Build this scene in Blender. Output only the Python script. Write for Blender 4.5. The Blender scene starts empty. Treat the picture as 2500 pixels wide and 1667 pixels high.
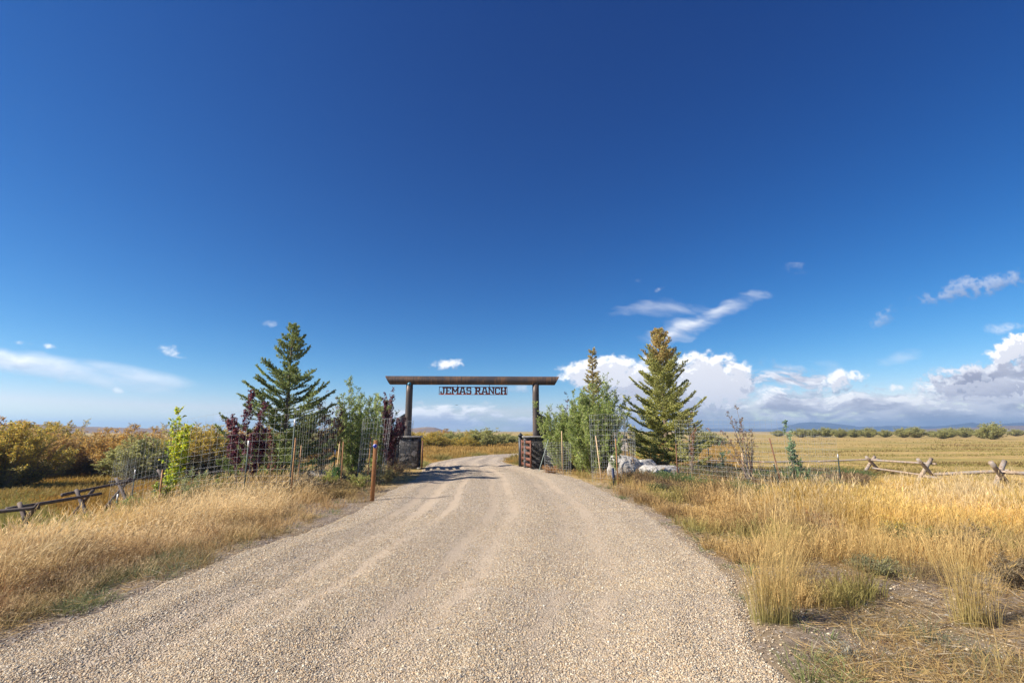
import bpy, math, random
import numpy as np
from mathutils import Vector
R = math.radians
rng = np.random.default_rng(11)
random.seed(5)
sc = bpy.context.scene
COL = sc.collection

# ------------------------------------------------------------------ camera
CAMZ = 1.75
F = 1180.0
PITCH = R(10.5)
cd = bpy.data.cameras.new("camera"); cam = bpy.data.objects.new("camera", cd); COL.objects.link(cam)
cd.sensor_width = 36; cd.lens = F / 2500 * 36; cd.clip_start = 0.05; cd.clip_end = 20000
cam.location = (0, 0, CAMZ); cam.rotation_euler = (R(90) + PITCH, 0, 0)
sc.camera = cam
sc.view_settings.view_transform = 'Standard'; sc.view_settings.look = 'None'
sc.view_settings.exposure = 0.90; sc.view_settings.gamma = 1
sc.cycles.max_bounces = 6; sc.cycles.diffuse_bounces = 3; sc.cycles.transmission_bounces = 4
sc.cycles.volume_bounces = 0

def ray(px, py):
    v = (px - 1250) / F; w = (833.5 - py) / F
    y = math.cos(PITCH) - w * math.sin(PITCH); z = math.sin(PITCH) + w * math.cos(PITCH)
    return v / y, z / y
def at(px, py, d):
    X, Z = ray(px, py); return np.array((X * d, d, CAMZ + Z * d))

# ------------------------------------------------------------------ sun and sky
CLOUD_E = 0.66
HAZE_D = 0.0003
SUN_EL = R(36); SUN_AZ = R(-106)          # azimuth from +Y, negative = to the left
sv = Vector((math.sin(SUN_AZ) * math.cos(SUN_EL), math.cos(SUN_AZ) * math.cos(SUN_EL), math.sin(SUN_EL)))
sd = bpy.data.lights.new("sun", 'SUN'); sd.energy = 4.8; sd.angle = R(0.53); sd.color = (1.0, 0.93, 0.82)
so = bpy.data.objects.new("sun", sd); COL.objects.link(so)
so.rotation_euler = (-sv).to_track_quat('-Z', 'Y').to_euler(); so.location = (-30, -5, 30)

class NT:
    def __init__(s, nt): s.nt = nt
    def n(s, t, **kw):
        nd = s.nt.nodes.new(t)
        for k, v in kw.items(): setattr(nd, k, v)
        return nd
    def put(s, sock, v):
        if isinstance(v, bpy.types.NodeSocket): s.nt.links.new(v, sock)
        elif v is not None:
            if sock.type == 'RGBA' and hasattr(v, '__len__') and len(v) == 3: v = (*v, 1)
            sock.default_value = v
    def m(s, op, a, b=None, c=None, clamp=False):
        nd = s.n('ShaderNodeMath', operation=op); nd.use_clamp = clamp
        s.put(nd.inputs[0], a)
        if b is not None: s.put(nd.inputs[1], b)
        if c is not None: s.put(nd.inputs[2], c)
        return nd.outputs[0]
    def vm(s, op, a, b=None):
        nd = s.n('ShaderNodeVectorMath', operation=op); s.put(nd.inputs[0], a)
        if b is not None: s.put(nd.inputs[1], b)
        return nd.outputs[0]
    def sm(s, x, a, b, c=0.0, d=1.0):
        nd = s.n('ShaderNodeMapRange', interpolation_type='SMOOTHSTEP')
        for i, v in enumerate((x, a, b, c, d)): s.put(nd.inputs[i], v)
        return nd.outputs[0]
    def mix(s, f, a, b, bt='MIX'):
        nd = s.n('ShaderNodeMix', data_type='RGBA', blend_type=bt)
        s.put(nd.inputs[0], f); s.put(nd.inputs[6], a); s.put(nd.inputs[7], b)
        return nd.outputs[2]
    def noise(s, vec, scale, detail=4, rough=0.5, dist=0.0, col=False, dim='3D'):
        nd = s.n('ShaderNodeTexNoise', noise_dimensions=dim)
        s.put(nd.inputs['Vector'], vec); s.put(nd.inputs['Scale'], scale); nd.inputs['Detail'].default_value = detail
        nd.inputs['Roughness'].default_value = rough; nd.inputs['Distortion'].default_value = dist
        return nd.outputs['Color' if col else 'Fac']
    def comb(s, x, y, z=0.0):
        nd = s.n('ShaderNodeCombineXYZ')
        for i, v in enumerate((x, y, z)): s.put(nd.inputs[i], v)
        return nd.outputs[0]
    def sep(s, v):
        nd = s.n('ShaderNodeSeparateXYZ'); s.put(nd.inputs[0], v); return nd.outputs
    def ramp(s, f, stops):
        nd = s.n('ShaderNodeValToRGB'); s.put(nd.inputs[0], f); cr = nd.color_ramp
        while len(cr.elements) < len(stops): cr.elements.new(0.5)
        for e, (p, c) in zip(cr.elements, stops): e.position = p; e.color = (*c, 1) if len(c) == 3 else c
        return nd.outputs[0]

world = bpy.data.worlds.new("World"); sc.world = world; world.use_nodes = True
wt = world.node_tree; wt.nodes.clear(); W = NT(wt)

# clouds: px, py, rx, ry, slope(deg, + = rising to the right), strength, noise amount, soft, grey
CL = [
 (-60, 868, 600, 34, -9, 1.7, 0.35, 1.2, 0.10),
 (330, 916, 190, 24, -10, 1.2, 0.35, 1.0, 0.08),
 (415, 857, 40, 15, -14, .95, 0.9, .6, 0.0),
 (668, 795, 26, 10, 0, .45, 0.9, .8, 0.0),
 (290, 948, 24, 7, 0, .7, 0.8, .8, 0.0), (122, 847, 20, 8, -15, .8, .8, .7, 0.0),
 (40, 836, 34, 7, -5, .5, 1.0, .8, 0.0), (25, 1027, 20, 8, 0, .6, .9, .8, 0.0),
 (400, 1000, 26, 7, 0, .55, .9, .8, 0.0), (130, 1014, 30, 6, 0, .4, .9, .8, 0.0), (560, 1015, 40, 16, 0, .8, .9, .7, 0.0),
 (1087, 890, 48, 17, 0, 1.0, 0.9, .5, 0.15), (1266, 950, 44, 12, 2, .75, 0.8, .8, 0.5), (1196, 989, 20, 7, 0, .5, .8, .8, 0.3),
 (1028, 984, 20, 7, 0, .4, .8, .8, 0.3),
 (1490, 912, 120, 48, 0, 1.0, 0.45, .30, 0.02), (1735, 930, 112, 74, 0, 1.0, 0.42, .28, 0.05), (1615, 955, 215, 96, 0, 1.0, 0.35, .45, 0.38), (1700, 1010, 200, 60, 0, .8, .5, .6, .5),
 (1740, 770, 190, 22, 22, .7, 1.1, 1.0, 0.05), (1670, 805, 120, 34, 18, .9, 1.0, 1.0, 0.05), (1620, 760, 170, 22, 5, .5, 1.1, 1.0, 0.0),
 (1613, 716, 16, 9, 35, .55, .9, .8, 0.0), (1552, 693, 15, 9, 0, .25, .9, .8, 0.1),
 (1945, 655, 26, 20, 0, .22, 1.2, .9, 0.3), (2145, 775, 44, 24, 20, .5, 1.1, .9, 0.65),
 (2400, 700, 190, 24, 14, .5, 1.1, .9, 0.7), (2330, 725, 70, 22, 0, .3, 1.1, .9, 0.6),
 (1925, 895, 80, 17, 0, .7, .9, .8, 0.8), (2010, 890, 70, 22, -20, .4, 1.4, 1.0, 0.1), (2190, 880, 60, 20, 15, .25, 1.4, 1.0, 0.0),
 (2045, 928, 80, 30, 8, 1.0, .9, .4, 0.0), (2190, 950, 36, 11, 0, .9, .9, .5, 0.0), (1985, 955, 140, 14, 4, .7, .9, .7, 0.9),
 (2480, 840, 100, 32, 22, 1.0, 1.0, .4, 0.0), (2400, 905, 170, 34, 12, 1.0, .9, .5, .75), (2420, 940, 210, 44, 6, 1.0, .8, .5, .45),
 (2450, 795, 60, 14, 10, .5, 1.3, .9, .0), (1880, 965, 70, 24, 0, .8, .9, .6, .1),
]
sky = W.n('ShaderNodeTexSky', sky_type='NISHITA')
sky.sun_disc = False; sky.sun_elevation = SUN_EL; sky.sun_rotation = SUN_AZ
sky.altitude = 2300; sky.air_density = 1.0; sky.dust_density = 0.25; sky.ozone_density = 3.0
hs = W.n('ShaderNodeHueSaturation'); hs.inputs['Saturation'].default_value = 1.15; hs.inputs['Value'].default_value = 1.0
hs.inputs['Hue'].default_value = 0.5
W.put(hs.inputs['Color'], sky.outputs[0])
bg = W.n('ShaderNodeBackground'); tn = W.mix(1.0, hs.outputs[0], (.066, .097, .120), 'MULTIPLY')
gm = W.n('ShaderNodeGamma'); W.put(gm.inputs[0], tn); gm.inputs[1].default_value = 1.20
rgb = W.sep(W.mix(1.0, gm.outputs[0], (.71, .71, .71), 'MULTIPLY'))
gg = W.m('MULTIPLY', W.m('POWER', rgb[1], 1.27), 16.4)
rr_s = W.m('MINIMUM', W.m('MULTIPLY', W.m('POWER', rgb[0], 1.9), 147.0), W.m('MULTIPLY', gg, .92))
W.put(bg.inputs[0], W.comb(rr_s, gg, W.m('MULTIPLY', W.m('POWER', rgb[2], .95), 8.3))); bg.inputs[1].default_value = 0.10
wo = W.n('ShaderNodeOutputWorld'); W.put(wo.inputs[0], bg.outputs[0])

# ------------------------------------------------------------------ mesh helpers
class MB:
    """collects vertices, faces and a per-vertex colour; build() links ONE mesh object"""
    def __init__(s): s.v = []; s.f = []; s.c = []; s.n = 0
    def add(s, v, faces, col=(.5, .5, .5)):
        v = np.asarray(v, dtype=np.float32).reshape(-1, 3); k = len(v)
        for f in (faces if isinstance(faces, list) and isinstance(faces[0], np.ndarray) else [np.asarray(faces)]):
            s.f.append(np.asarray(f, dtype=np.int64) + s.n)
        c = np.asarray(col, dtype=np.float32)
        s.c.append(np.broadcast_to(c, (k, 3)) if c.ndim == 1 else c)
        s.v.append(v); s.n += k
    def mesh(s, name, mats, smooth=False):
        me = bpy.data.meshes.new(name)
        v = np.concatenate(s.v); c = np.concatenate(s.c)
        me.vertices.add(len(v)); me.vertices.foreach_set('co', v.ravel())
        tot = np.concatenate([np.full(len(f), f.shape[1]) for f in s.f]); lp = np.concatenate([f.ravel() for f in s.f])
        me.loops.add(len(lp)); me.loops.foreach_set('vertex_index', lp.astype(np.int32))
        me.polygons.add(len(tot)); st = np.concatenate(([0], np.cumsum(tot)[:-1]))
        me.polygons.foreach_set('loop_start', st.astype(np.int32))
        try: me.polygons.foreach_set('loop_total', tot.astype(np.int32))
        except Exception: pass
        if smooth: me.polygons.foreach_set('use_smooth', np.ones(len(tot), dtype=bool))
        at_ = me.color_attributes.new('col', 'FLOAT_COLOR', 'POINT')
        at_.data.foreach_set('color', np.concatenate([c, np.ones((len(c), 1), np.float32)], 1).astype(np.float32).ravel())
        me.update(calc_edges=True)
        for m in (mats if isinstance(mats, (list, tuple)) else [mats]): me.materials.append(m)
        return me
    def build(s, name, mats, parent=None, smooth=False):
        o = bpy.data.objects.new(name, s.mesh(name, mats, smooth)); COL.objects.link(o)
        if parent: o.parent = parent
        return o
    # --- shapes
    def box(s, c, size, rot=0.0, col=(.5, .5, .5), taper=1.0):
        x, y, z = np.array(size) / 2
        v = np.array([(i * x * (taper if k > 0 else 1), j * y * (taper if k > 0 else 1), k * z) for k in (-1, 1) for j in (-1, 1) for i in (-1, 1)], float)
        cr, sr = math.cos(rot), math.sin(rot)
        v = np.stack([v[:, 0] * cr - v[:, 1] * sr, v[:, 0] * sr + v[:, 1] * cr, v[:, 2]], 1) + np.array(c)
        s.add(v, np.array([(0, 2, 3, 1), (4, 5, 7, 6), (0, 1, 5, 4), (2, 6, 7, 3), (0, 4, 6, 2), (1, 3, 7, 5)]), col)
    def segs(s, A, B, ra, rb, col=(.5, .5, .5), k=3):
        """many open k-sided prisms from A[i] to B[i]"""
        A = np.asarray(A, float).reshape(-1, 3); B = np.asarray(B, float).reshape(-1, 3); n = len(A)
        if n == 0: return
        ra = np.broadcast_to(ra, n); rb = np.broadcast_to(rb, n)
        d = B - A; d /= np.linalg.norm(d, axis=1, keepdims=True) + 1e-9
        h = np.where(np.abs(d[:, 2:3]) > .9, np.array([[1., 0, 0]]), np.array([[0., 0, 1.]]))
        p = np.cross(d, h); p /= np.linalg.norm(p, axis=1, keepdims=True) + 1e-9; q = np.cross(d, p)
        an = np.arange(k) * 2 * math.pi / k
        ring = p[:, None, :] * np.cos(an)[None, :, None] + q[:, None, :] * np.sin(an)[None, :, None]
        v = np.concatenate([A[:, None] + ring * ra[:, None, None], B[:, None] + ring * rb[:, None, None]], 1)
        base = (np.arange(n) * 2 * k)[:, None]
        f = np.concatenate([base + np.array([i, (i + 1) % k, k + (i + 1) % k, k + i]) for i in range(k)], 0).reshape(k, n, 4).reshape(-1, 4)
        c = np.asarray(col, float)
        if c.ndim == 2: c = np.repeat(c, 2 * k, axis=0)
        s.add(v.reshape(-1, 3), f, c)
    def log(s, A, B, ra, rb, col=(.5, .5, .5), k=12, rows=10, wob=0.0, cap=None, bend=0.0):
        A = np.array(A, float); B = np.array(B, float); d = B - A; L = np.linalg.norm(d); d /= L
        h = np.array([1., 0, 0]) if abs(d[2]) > .9 else np.array([0, 0, 1.])
        p = np.cross(d, h); p /= np.linalg.norm(p); q = np.cross(d, p)
        an = np.arange(k) * 2 * math.pi / k; vs_ = []
        for i in range(rows + 1):
            t = i / rows; r = ra + (rb - ra) * t
            rr = r * (1 + wob * rng.uniform(-1, 1, k)); off = bend * math.sin(math.pi * t)
            vs_.append(A + d * L * t + p * off + (p[None] * np.cos(an)[:, None] + q[None] * np.sin(an)[:, None]) * rr[:, None])
        v = np.concatenate(vs_); f = []
        for i in range(rows):
            for j in range(k): f.append((i * k + j, i * k + (j + 1) % k, (i + 1) * k + (j + 1) % k, (i + 1) * k + j))
        n0 = len(v); v = np.concatenate([v, [A], [B]])
        f3 = [(j, n0, (j + 1) % k) for j in range(k)] + [(rows * k + j, rows * k + (j + 1) % k, n0 + 1) for j in range(k)]
        cc = np.tile(np.asarray(col, float), (len(v), 1))
        s.add(v, [np.array(f), np.array(f3)], cc)
    def leaves(s, P, D, L, Wd, col):
        """diamond leaves at P along D"""
        n = len(P); D = D / (np.linalg.norm(D, axis=1, keepdims=True) + 1e-9)
        r = rng.normal(size=(n, 3)); S = np.cross(D, r); S /= np.linalg.norm(S, axis=1, keepdims=True) + 1e-9
        L = np.broadcast_to(L, n)[:, None]; Wd = np.broadcast_to(Wd, n)[:, None]; U = np.cross(S, D)
        v = np.stack([P, P + D * L * .45 + S * Wd * .5 + U * Wd * .10, P + D * L, P + D * L * .45 - S * Wd * .5 + U * Wd * .15], 1)
        f = (np.arange(n) * 4)[:, None] + np.arange(4)[None]
        s.add(v.reshape(-1, 3), f, np.repeat(col, 4, axis=0))
    def blades(s, P, H, Wd, lean, colb, colt, head=None):
        """grass blades: base P, height H, lean vector (m at the tip)"""
        n = len(P); a = rng.uniform(0, math.pi, n); S = np.stack([np.cos(a), np.sin(a), 0 * a], 1) * (Wd[:, None] / 2)
        up = np.zeros((n, 3)); up[:, 2] = H
        m1 = P + up * .45 + lean * .22; m2 = P + up * .80 + lean * .62; t = P + up * .98 + lean
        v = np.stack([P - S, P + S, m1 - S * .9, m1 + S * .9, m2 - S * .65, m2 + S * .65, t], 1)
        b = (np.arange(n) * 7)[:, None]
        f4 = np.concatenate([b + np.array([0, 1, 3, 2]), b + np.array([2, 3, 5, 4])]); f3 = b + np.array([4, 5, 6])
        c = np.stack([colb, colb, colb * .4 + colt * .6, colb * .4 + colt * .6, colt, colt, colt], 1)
        s.add(v.reshape(-1, 3), [f4, f3], c.reshape(-1, 3))

def tag(o, label=None, cat=None, group=None, kind=None):
    if label: o['label'] = label
    if cat: o['category'] = cat
    if group: o['group'] = group
    if kind: o['kind'] = kind
    return o
def empty(name, loc, rz=0.0):
    o = bpy.data.objects.new(name, None); COL.objects.link(o); o.location = loc; o.rotation_euler = (0, 0, rz)
    o.empty_display_size = 0.2
    return o

# ------------------------------------------------------------------ materials
def mat(name):
    m = bpy.data.materials.new(name); m.use_nodes = True; m.node_tree.nodes.clear(); return m, NT(m.node_tree)
def finish(T, base, rough=.8, bump=None, bstr=.5, bdist=.02, metal=0.0, spec=.3):
    p = T.n('ShaderNodeBsdfPrincipled'); T.put(p.inputs['Base Color'], base); T.put(p.inputs['Roughness'], rough)
    T.put(p.inputs['Metallic'], metal); p.inputs['Specular IOR Level'].default_value = spec
    if bump is not None:
        b = T.n('ShaderNodeBump'); b.inputs['Strength'].default_value = bstr; b.inputs['Distance'].default_value = bdist
        T.put(b.inputs['Height'], bump); T.put(p.inputs['Normal'], b.outputs[0])
    o = T.n('ShaderNodeOutputMaterial'); T.put(o.inputs[0], p.outputs[0]); return p
def obco(T): return T.n('ShaderNodeTexCoord').outputs['Object']

def foliage_mat(name, trans=.35, rough=.6, varscale=1.2, varamt=.25):
    m, T = mat(name)
    a = T.n('ShaderNodeAttribute', attribute_name='col').outputs['Color']
    n = T.noise(obco(T), varscale, 3)
    col = T.mix(1.0, a, T.ramp(n, [(.3, (1 - varamt,) * 3), (.7, (1 + varamt * .4,) * 3)]), 'MULTIPLY')
    d = T.n('ShaderNodeBsdfPrincipled'); T.put(d.inputs['Base Color'], col); d.inputs['Roughness'].default_value = rough
    d.inputs['Specular IOR Level'].default_value = .25
    t = T.n('ShaderNodeBsdfTranslucent'); T.put(t.inputs[0], col)
    x = T.n('ShaderNodeMixShader'); x.inputs[0].default_value = trans
    T.put(x.inputs[1], d.outputs[0]); T.put(x.inputs[2], t.outputs[0])
    o = T.n('ShaderNodeOutputMaterial'); T.put(o.inputs[0], x.outputs[0]); return m
M_leaf = foliage_mat('leaf', .45, .45)
M_grass = foliage_mat('dry_grass', .38, .7, .6, .3)
M_needle = foliage_mat('needles', .35, .6, 1.5, .3)

def wood_mat(name, c1, c2, c3, sc_=(30, 30, 2), rough=.85):
    m, T = mat(name); co = obco(T)
    n = T.noise(T.vm('MULTIPLY', co, sc_), 1.0, 5, .6); n2 = T.noise(co, 3.0, 3)
    c = T.mix(T.sm(n2, .4, .65), T.ramp(n, [(.3, c1), (.6, c2)]), c3)
    finish(T, c, rough, n, .6, .01); return m
M_bark = wood_mat('bark', (.10, .07, .05), (.20, .15, .11), (.16, .12, .09), (14, 14, 3))
M_twig = wood_mat('grey_twig', (.16, .12, .10), (.30, .25, .21), (.22, .16, .13), (10, 10, 3))
M_stake = wood_mat('stake_wood', (.24, .12, .055), (.42, .23, .10), (.30, .15, .07))
M_stakeb = wood_mat('dark_stake_wood', (.13, .065, .04), (.24, .12, .07), (.16, .08, .05))
M_stake2 = wood_mat('pale_stake_wood', (.50, .33, .19), (.72, .52, .32), (.60, .40, .24))
M_log = wood_mat('weathered_log', (.11, .075, .055), (.44, .33, .24), (.30, .26, .23), (14, 14, 14))
M_logd = wood_mat('shaded_log', (.07, .055, .05), (.17, .13, .11), (.12, .10, .09), (9, 9, 9))  # log colour darkened to stand for the backlit, shaded side
M_post = wood_mat('stained_post', (.22, .095, .035), (.38, .17, .06), (.29, .125, .045), (26, 26, 3), .7)

def metal_mat(name, c, rough=.5, metal=.7):
    m, T = mat(name); n = T.noise(obco(T), 12, 3)
    finish(T, T.mix(T.m('MULTIPLY', n, .5), (*c, 1), tuple(x * .6 for x in c) + (1,)), rough, None, metal=metal); return m
M_wire = metal_mat('galvanised_wire', (.56, .57, .57), .5, .35)
M_tpost = metal_mat('green_painted_steel', (.045, .07, .06), .6, .1)
M_white = metal_mat('white_paint', (.8, .8, .78), .5, 0)
M_black = metal_mat('dark_steel', (.045, .05, .06), .5, .4)

m, T = mat('rusted_steel'); co = obco(T); M_rust = m
n1 = T.noise(T.vm('MULTIPLY', co, (9, 1.2, 1.2)), 1.6, 6, .62); n2 = T.noise(co, 1.6, 4, .6); n3 = T.noise(T.vm('MULTIPLY', co, (40, 2, 2)), 1, 2)
c = T.ramp(n1, [(.32, (.075, .060, .056)), (.5, (.14, .092, .066)), (.64, (.22, .12, .068)), (.82, (.40, .22, .12))])
c = T.mix(T.sm(n2, .42, .66), c, (.075, .062, .062, 1))
c = T.mix(T.sm(n3, .68, .80), c, (.50, .28, .15, 1))
finish(T, c, .55, n1, .3, .01, .25)
m, T = mat('rusted_post_steel'); co = obco(T); M_rustp = m
n1 = T.noise(T.vm('MULTIPLY', co, (3, 3, .6)), 1.5, 6, .6)
c = T.ramp(n1, [(.3, (.055, .052, .058)), (.5, (.10, .080, .070)), (.72, (.20, .135, .10))])
finish(T, c, .5, n1, .25, .01, .3)
m, T = mat('rust_brown_plate'); co = obco(T); M_sign = m
n1 = T.noise(co, 7, 5, .65)
finish(T, T.ramp(n1, [(.35, (.17, .035, .025)), (.65, (.28, .065, .040))]), .9, n1, .2, .004, .2)
m, T = mat('brown_stained_slat'); co = obco(T); M_slat = m
n1 = T.noise(T.vm('MULTIPLY', co, (2, 2, 30)), 1.5, 4)
finish(T, T.ramp(n1, [(.3, (.13, .052, .032)), (.7, (.22, .088, .052))]), .6, n1, .2, .005)

def stone_wall_mat(name, ramp):
    m, T = mat(name); co = obco(T)
    cw = T.vm('ADD', co, T.vm('MULTIPLY', T.noise(co, 3, 3, col=True), (.16, .16, .16)))
    sc2 = T.vm('MULTIPLY', cw, (1, 1, 1.5))
    v = T.n('ShaderNodeTexVoronoi', feature='DISTANCE_TO_EDGE'); T.put(v.inputs['Vector'], sc2); v.inputs['Scale'].default_value = 4.2
    v2 = T.n('ShaderNodeTexVoronoi'); T.put(v2.inputs['Vector'], sc2); v2.inputs['Scale'].default_value = 4.2
    r = T.sep(v2.outputs['Color'])[0]
    n = T.noise(co, 22, 5, .65)
    base = T.ramp(r, ramp)
    base = T.mix(.55, base, T.mix(1.0, base, T.ramp(n, [(.3, (.45, .45, .45)), (.7, (1.5, 1.5, 1.5))]), 'MULTIPLY'))
    mor = T.sm(v.outputs['Distance'], .02, .07)
    c = T.mix(mor, (.045, .043, .045, 1), base)
    h = T.m('ADD', mor, T.m('MULTIPLY', n, .5))
    finish(T, c, .85, h, .9, .05); return m
M_stone = stone_wall_mat('dark_masonry', [(0, (.045, .044, .050)), (.4, (.085, .08, .08)), (.7, (.13, .12, .115)), (1, (.21, .20, .20))])
m, T = mat('cap_stone'); n = T.noise(obco(T), 9, 5, .6); M_cap = m
finish(T, T.ramp(n, [(.3, (.22, .21, .20)), (.7, (.42, .40, .38))]), .85, n, .5, .02)
m, T = mat('pale_granite'); co = obco(T); M_rock = m
n = T.noise(co, 3.5, 7, .66); n2 = T.noise(co, 1.3, 3, .5, 1.0); n3 = T.noise(co, 40, 3)
c = T.ramp(n, [(.32, (.24, .215, .185)), (.46, (.44, .41, .37)), (.7, (.62, .59, .545))])
c = T.mix(T.sm(n2, .55, .68), c, (.33, .23, .14, 1)); c = T.mix(T.sm(n3, .62, .75), c, (.16, .16, .16, 1))
finish(T, c, .9, T.m('ADD', n, T.m('MULTIPLY', n3, .25)), .9, .06)

# ------------------------------------------------------------------ road course and terrain
PAIRS = [((-4.6, -14), (1.2, -14)), ((-4.4, -5), (1.5, -5)), ((-4.3, 0), (1.7, 0)), ((-4.26, 4.4), (2.10, 4)), ((-4.13, 7), (2.85, 7.1)), ((-3.65, 10.1), (3.0, 11.4)),
         ((-3.70, 15), (2.85, 15.8)), ((-3.85, 20), (2.15, 21.3)), ((-4.3, 23.9), (1.05, 24.6)), ((-4.6, 26.9), (-.1, 27)), ((-4.2, 30.2), (-.43, 30.5)),
         ((-3.3, 33.8), (-.2, 33.6)), ((-1.4, 37.4), (.7, 35.8)), ((1.7, 40), (3.2, 37.2)), ((5.2, 43.5), (7.5, 40)), ((8.6, 50), (12, 47)), ((12, 60), (15.6, 57.5)), ((16, 74), (19.6, 72)), ((22, 95), (25.6, 93))]
def resample(P, n):
    P = np.array(P, float)
    # Catmull-Rom
    Q = np.vstack([2 * P[0] - P[1], P, 2 * P[-1] - P[-2]]); out = []
    m_ = len(P) - 1
    for t in np.linspace(0, m_ - 1e-6, n):
        i = int(t); f = t - i; a, b, c_, d = Q[i], Q[i + 1], Q[i + 2], Q[i + 3]
        out.append(.5 * ((2 * b) + (-a + c_) * f + (2 * a - 5 * b + 4 * c_ - d) * f * f + (-a + 3 * b - 3 * c_ + d) * f ** 3))
    return np.array(out)
NR = 420
RL = resample([p[0] for p in PAIRS], NR); RR = resample([p[1] for p in PAIRS], NR)
tt = np.arange(NR)
RL[:, 0] += .05 * np.sin(tt * .17) + .03 * np.sin(tt * .93 + 1); RR[:, 0] += .05 * np.sin(tt * .21 + 2) + .03 * np.sin(tt * 1.1)
CC = (RL + RR) / 2; HW = np.linalg.norm(RL - RR, axis=1) / 2
TG = np.gradient(CC, axis=0); TG /= np.linalg.norm(TG, axis=1, keepdims=True)
def road_sd(x, y):
    """distance outside the road edge (negative on the road) and side (-1 left, +1 right)"""
    x = np.asarray(x, float).ravel(); y = np.asarray(y, float).ravel(); out = np.empty(len(x)); side = np.empty(len(x))
    for i in range(0, len(x), 20000):
        ax = x[i:i + 20000, None] - CC[None, ::3, 0]; ay_ = y[i:i + 20000, None] - CC[None, ::3, 1]
        d2 = ax * ax + ay_ * ay_; j = d2.argmin(1); r = np.arange(len(j)); J = j * 3
        lx, ly = ax[r, j], ay_[r, j]
        lat = lx * TG[J, 1] - ly * TG[J, 0]; 
        out[i:i + 20000] = np.where(np.sqrt(d2[r, j]) > 1.5 + np.abs(lat), np.sqrt(d2[r, j]), np.abs(lat)) - HW[J]; side[i:i + 20000] = np.where(lat > 0, 1, -1)
    return out, side
def sstep(x, a, b):
    t = np.clip((x - a) / (b - a), 0, 1); return t * t * (3 - 2 * t)
def vnoise(x, y, s, seed=0):
    """smooth value noise in numpy"""
    x = np.asarray(x, float) / s + 1000.3 + seed * 17.7; y = np.asarray(y, float) / s + 2000.7 + seed * 31.1
    xi = np.floor(x).astype(np.int64); yi = np.floor(y).astype(np.int64); fx = x - xi; fy = y - yi
    fx = fx * fx * (3 - 2 * fx); fy = fy * fy * (3 - 2 * fy)
    def h(a, b):
        k = (a * 374761393 + b * 668265263 + seed * 982451653) & 0xffffffff
        k = ((k ^ (k >> 13)) * 1274126177) & 0xffffffff; return ((k ^ (k >> 16)) & 0xffff) / 65535.0
    return (h(xi, yi) * (1 - fx) + h(xi + 1, yi) * fx) * (1 - fy) + (h(xi, yi + 1) * (1 - fx) + h(xi + 1, yi + 1) * fx) * fy

# ------------------------------------------------------------------ clouds: a shell 12 km out, only where there is cloud
def fbm(x, y, s, o=5, g=.5, seed=0):
    t = 0; a = 1; n = 0
    for i in range(o): t = t + a * vnoise(x, y, s / 2 ** i, seed + i * 3); n += a; a *= g
    return t / n - .5
def cloud_field(u, v):
    wu = fbm(u, v, .11, 4, .55, 40); wv = fbm(u, v, .11, 4, .55, 60)
    U = u + wu * .05; V = v + wv * .035
    billow = 1 - np.abs(fbm(u + wu * .02, v * 1.15, .030, 5, .55, 80)) * 5.5       # puffy
    billow = (billow - .55) * .5 + fbm(u, v, .012, 4, .6, 90) * .5
    wisp = fbm(u + v * 1.2 + wu * .1, v * 3.2 + wv * .1, .085, 5, .55, 70)
    D = np.zeros_like(u); Gy = np.zeros_like(u)
    for (px, py, rx, ry, rot, st, na, soft, grey) in CL:
        u0, v0 = ray(px, py); a = rx / F; b_ = ry / F * 1.03; c, s_ = math.cos(R(rot)), math.sin(R(rot))
        if na > .4: du, dv = U - u0, V - v0
        else: du, dv = u - u0, v - v0
        p = (du * c + dv * s_) / a; q = (-du * s_ + dv * c) / b_
        f = 1 - p * p - q * q
        f = f + (wisp * na * 3.2 if soft > .9 else billow * na * 1.5 + wisp * na * .9)
        if soft > .9: t = np.clip(f / 2.4, 0, 1); al = t ** 1.3 * st * 1.25
        else: t = np.clip(f / (soft * (1.6 if rx > 90 else 2.4)), 0, 1); al = t * t * (3 - 2 * t) * st
        if 0 < grey: gr = grey * np.clip(.75 - q * .55 + wisp * 1.2, 0, 1.2)
        else: gr = np.clip(-.10 - q * .22, 0, .3)
        Gy = np.where(al > D, gr, Gy); D = np.maximum(D, al)
    bn = .5 + fbm(U, V * 3.6, .13, 7, .58, 20) * 1.25
    base = np.abs(fbm(U, V * 3.0, .05, 5, .55, 30)) * 1.2
    cov = np.maximum(np.maximum(sstep(u, .34, .62) * sstep(-v, -.135 - .05 * sstep(u, .8, 1.0), -.06 - .05 * sstep(u, .8, 1.0)), .50 * sstep(u, -.34, -.2) * sstep(-v, -.060, -.030)), .12 * sstep(-v, -.05, -.02))
    bnd = bn - base * .5 + cov * .50 - .66
    bal = sstep(bnd, -.05, .16) * sstep(cov, 0, .12) * .96
    gn = .5 + fbm(U, V * 4.2, .10, 5, .55, 33) * 1.5
    bg_ = sstep(gn, .28, .85) * (.38 + .62 * sstep(u, .1, .55)) * .66
    Gy = np.where(bal > D, bg_, Gy); D = np.maximum(D, bal)
    return D, Gy
us_ = np.concatenate([np.linspace(-2.6, -1.25, 120)[:-1], np.linspace(-1.25, 1.25, 1750), np.linspace(1.25, 2.6, 120)[1:]]); vs_ = np.linspace(-.004, .36, 280)
UU, VV = np.meshgrid(us_, vs_, indexing='ij')
D1, G1 = cloud_field(UU, VV); D2, _ = cloud_field(UU - .006, VV + .013)
D1 = D1 * sstep(VV, -.004, .006)
lit = np.clip(D1 - D2, -1, 1)
br = np.clip(.90 - .46 * G1 + .22 * lit - .07 * D1 * (D2 > .8), .3, 1.05)  # sun-side brightening and grey undersides are baked into the cloud colour
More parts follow.
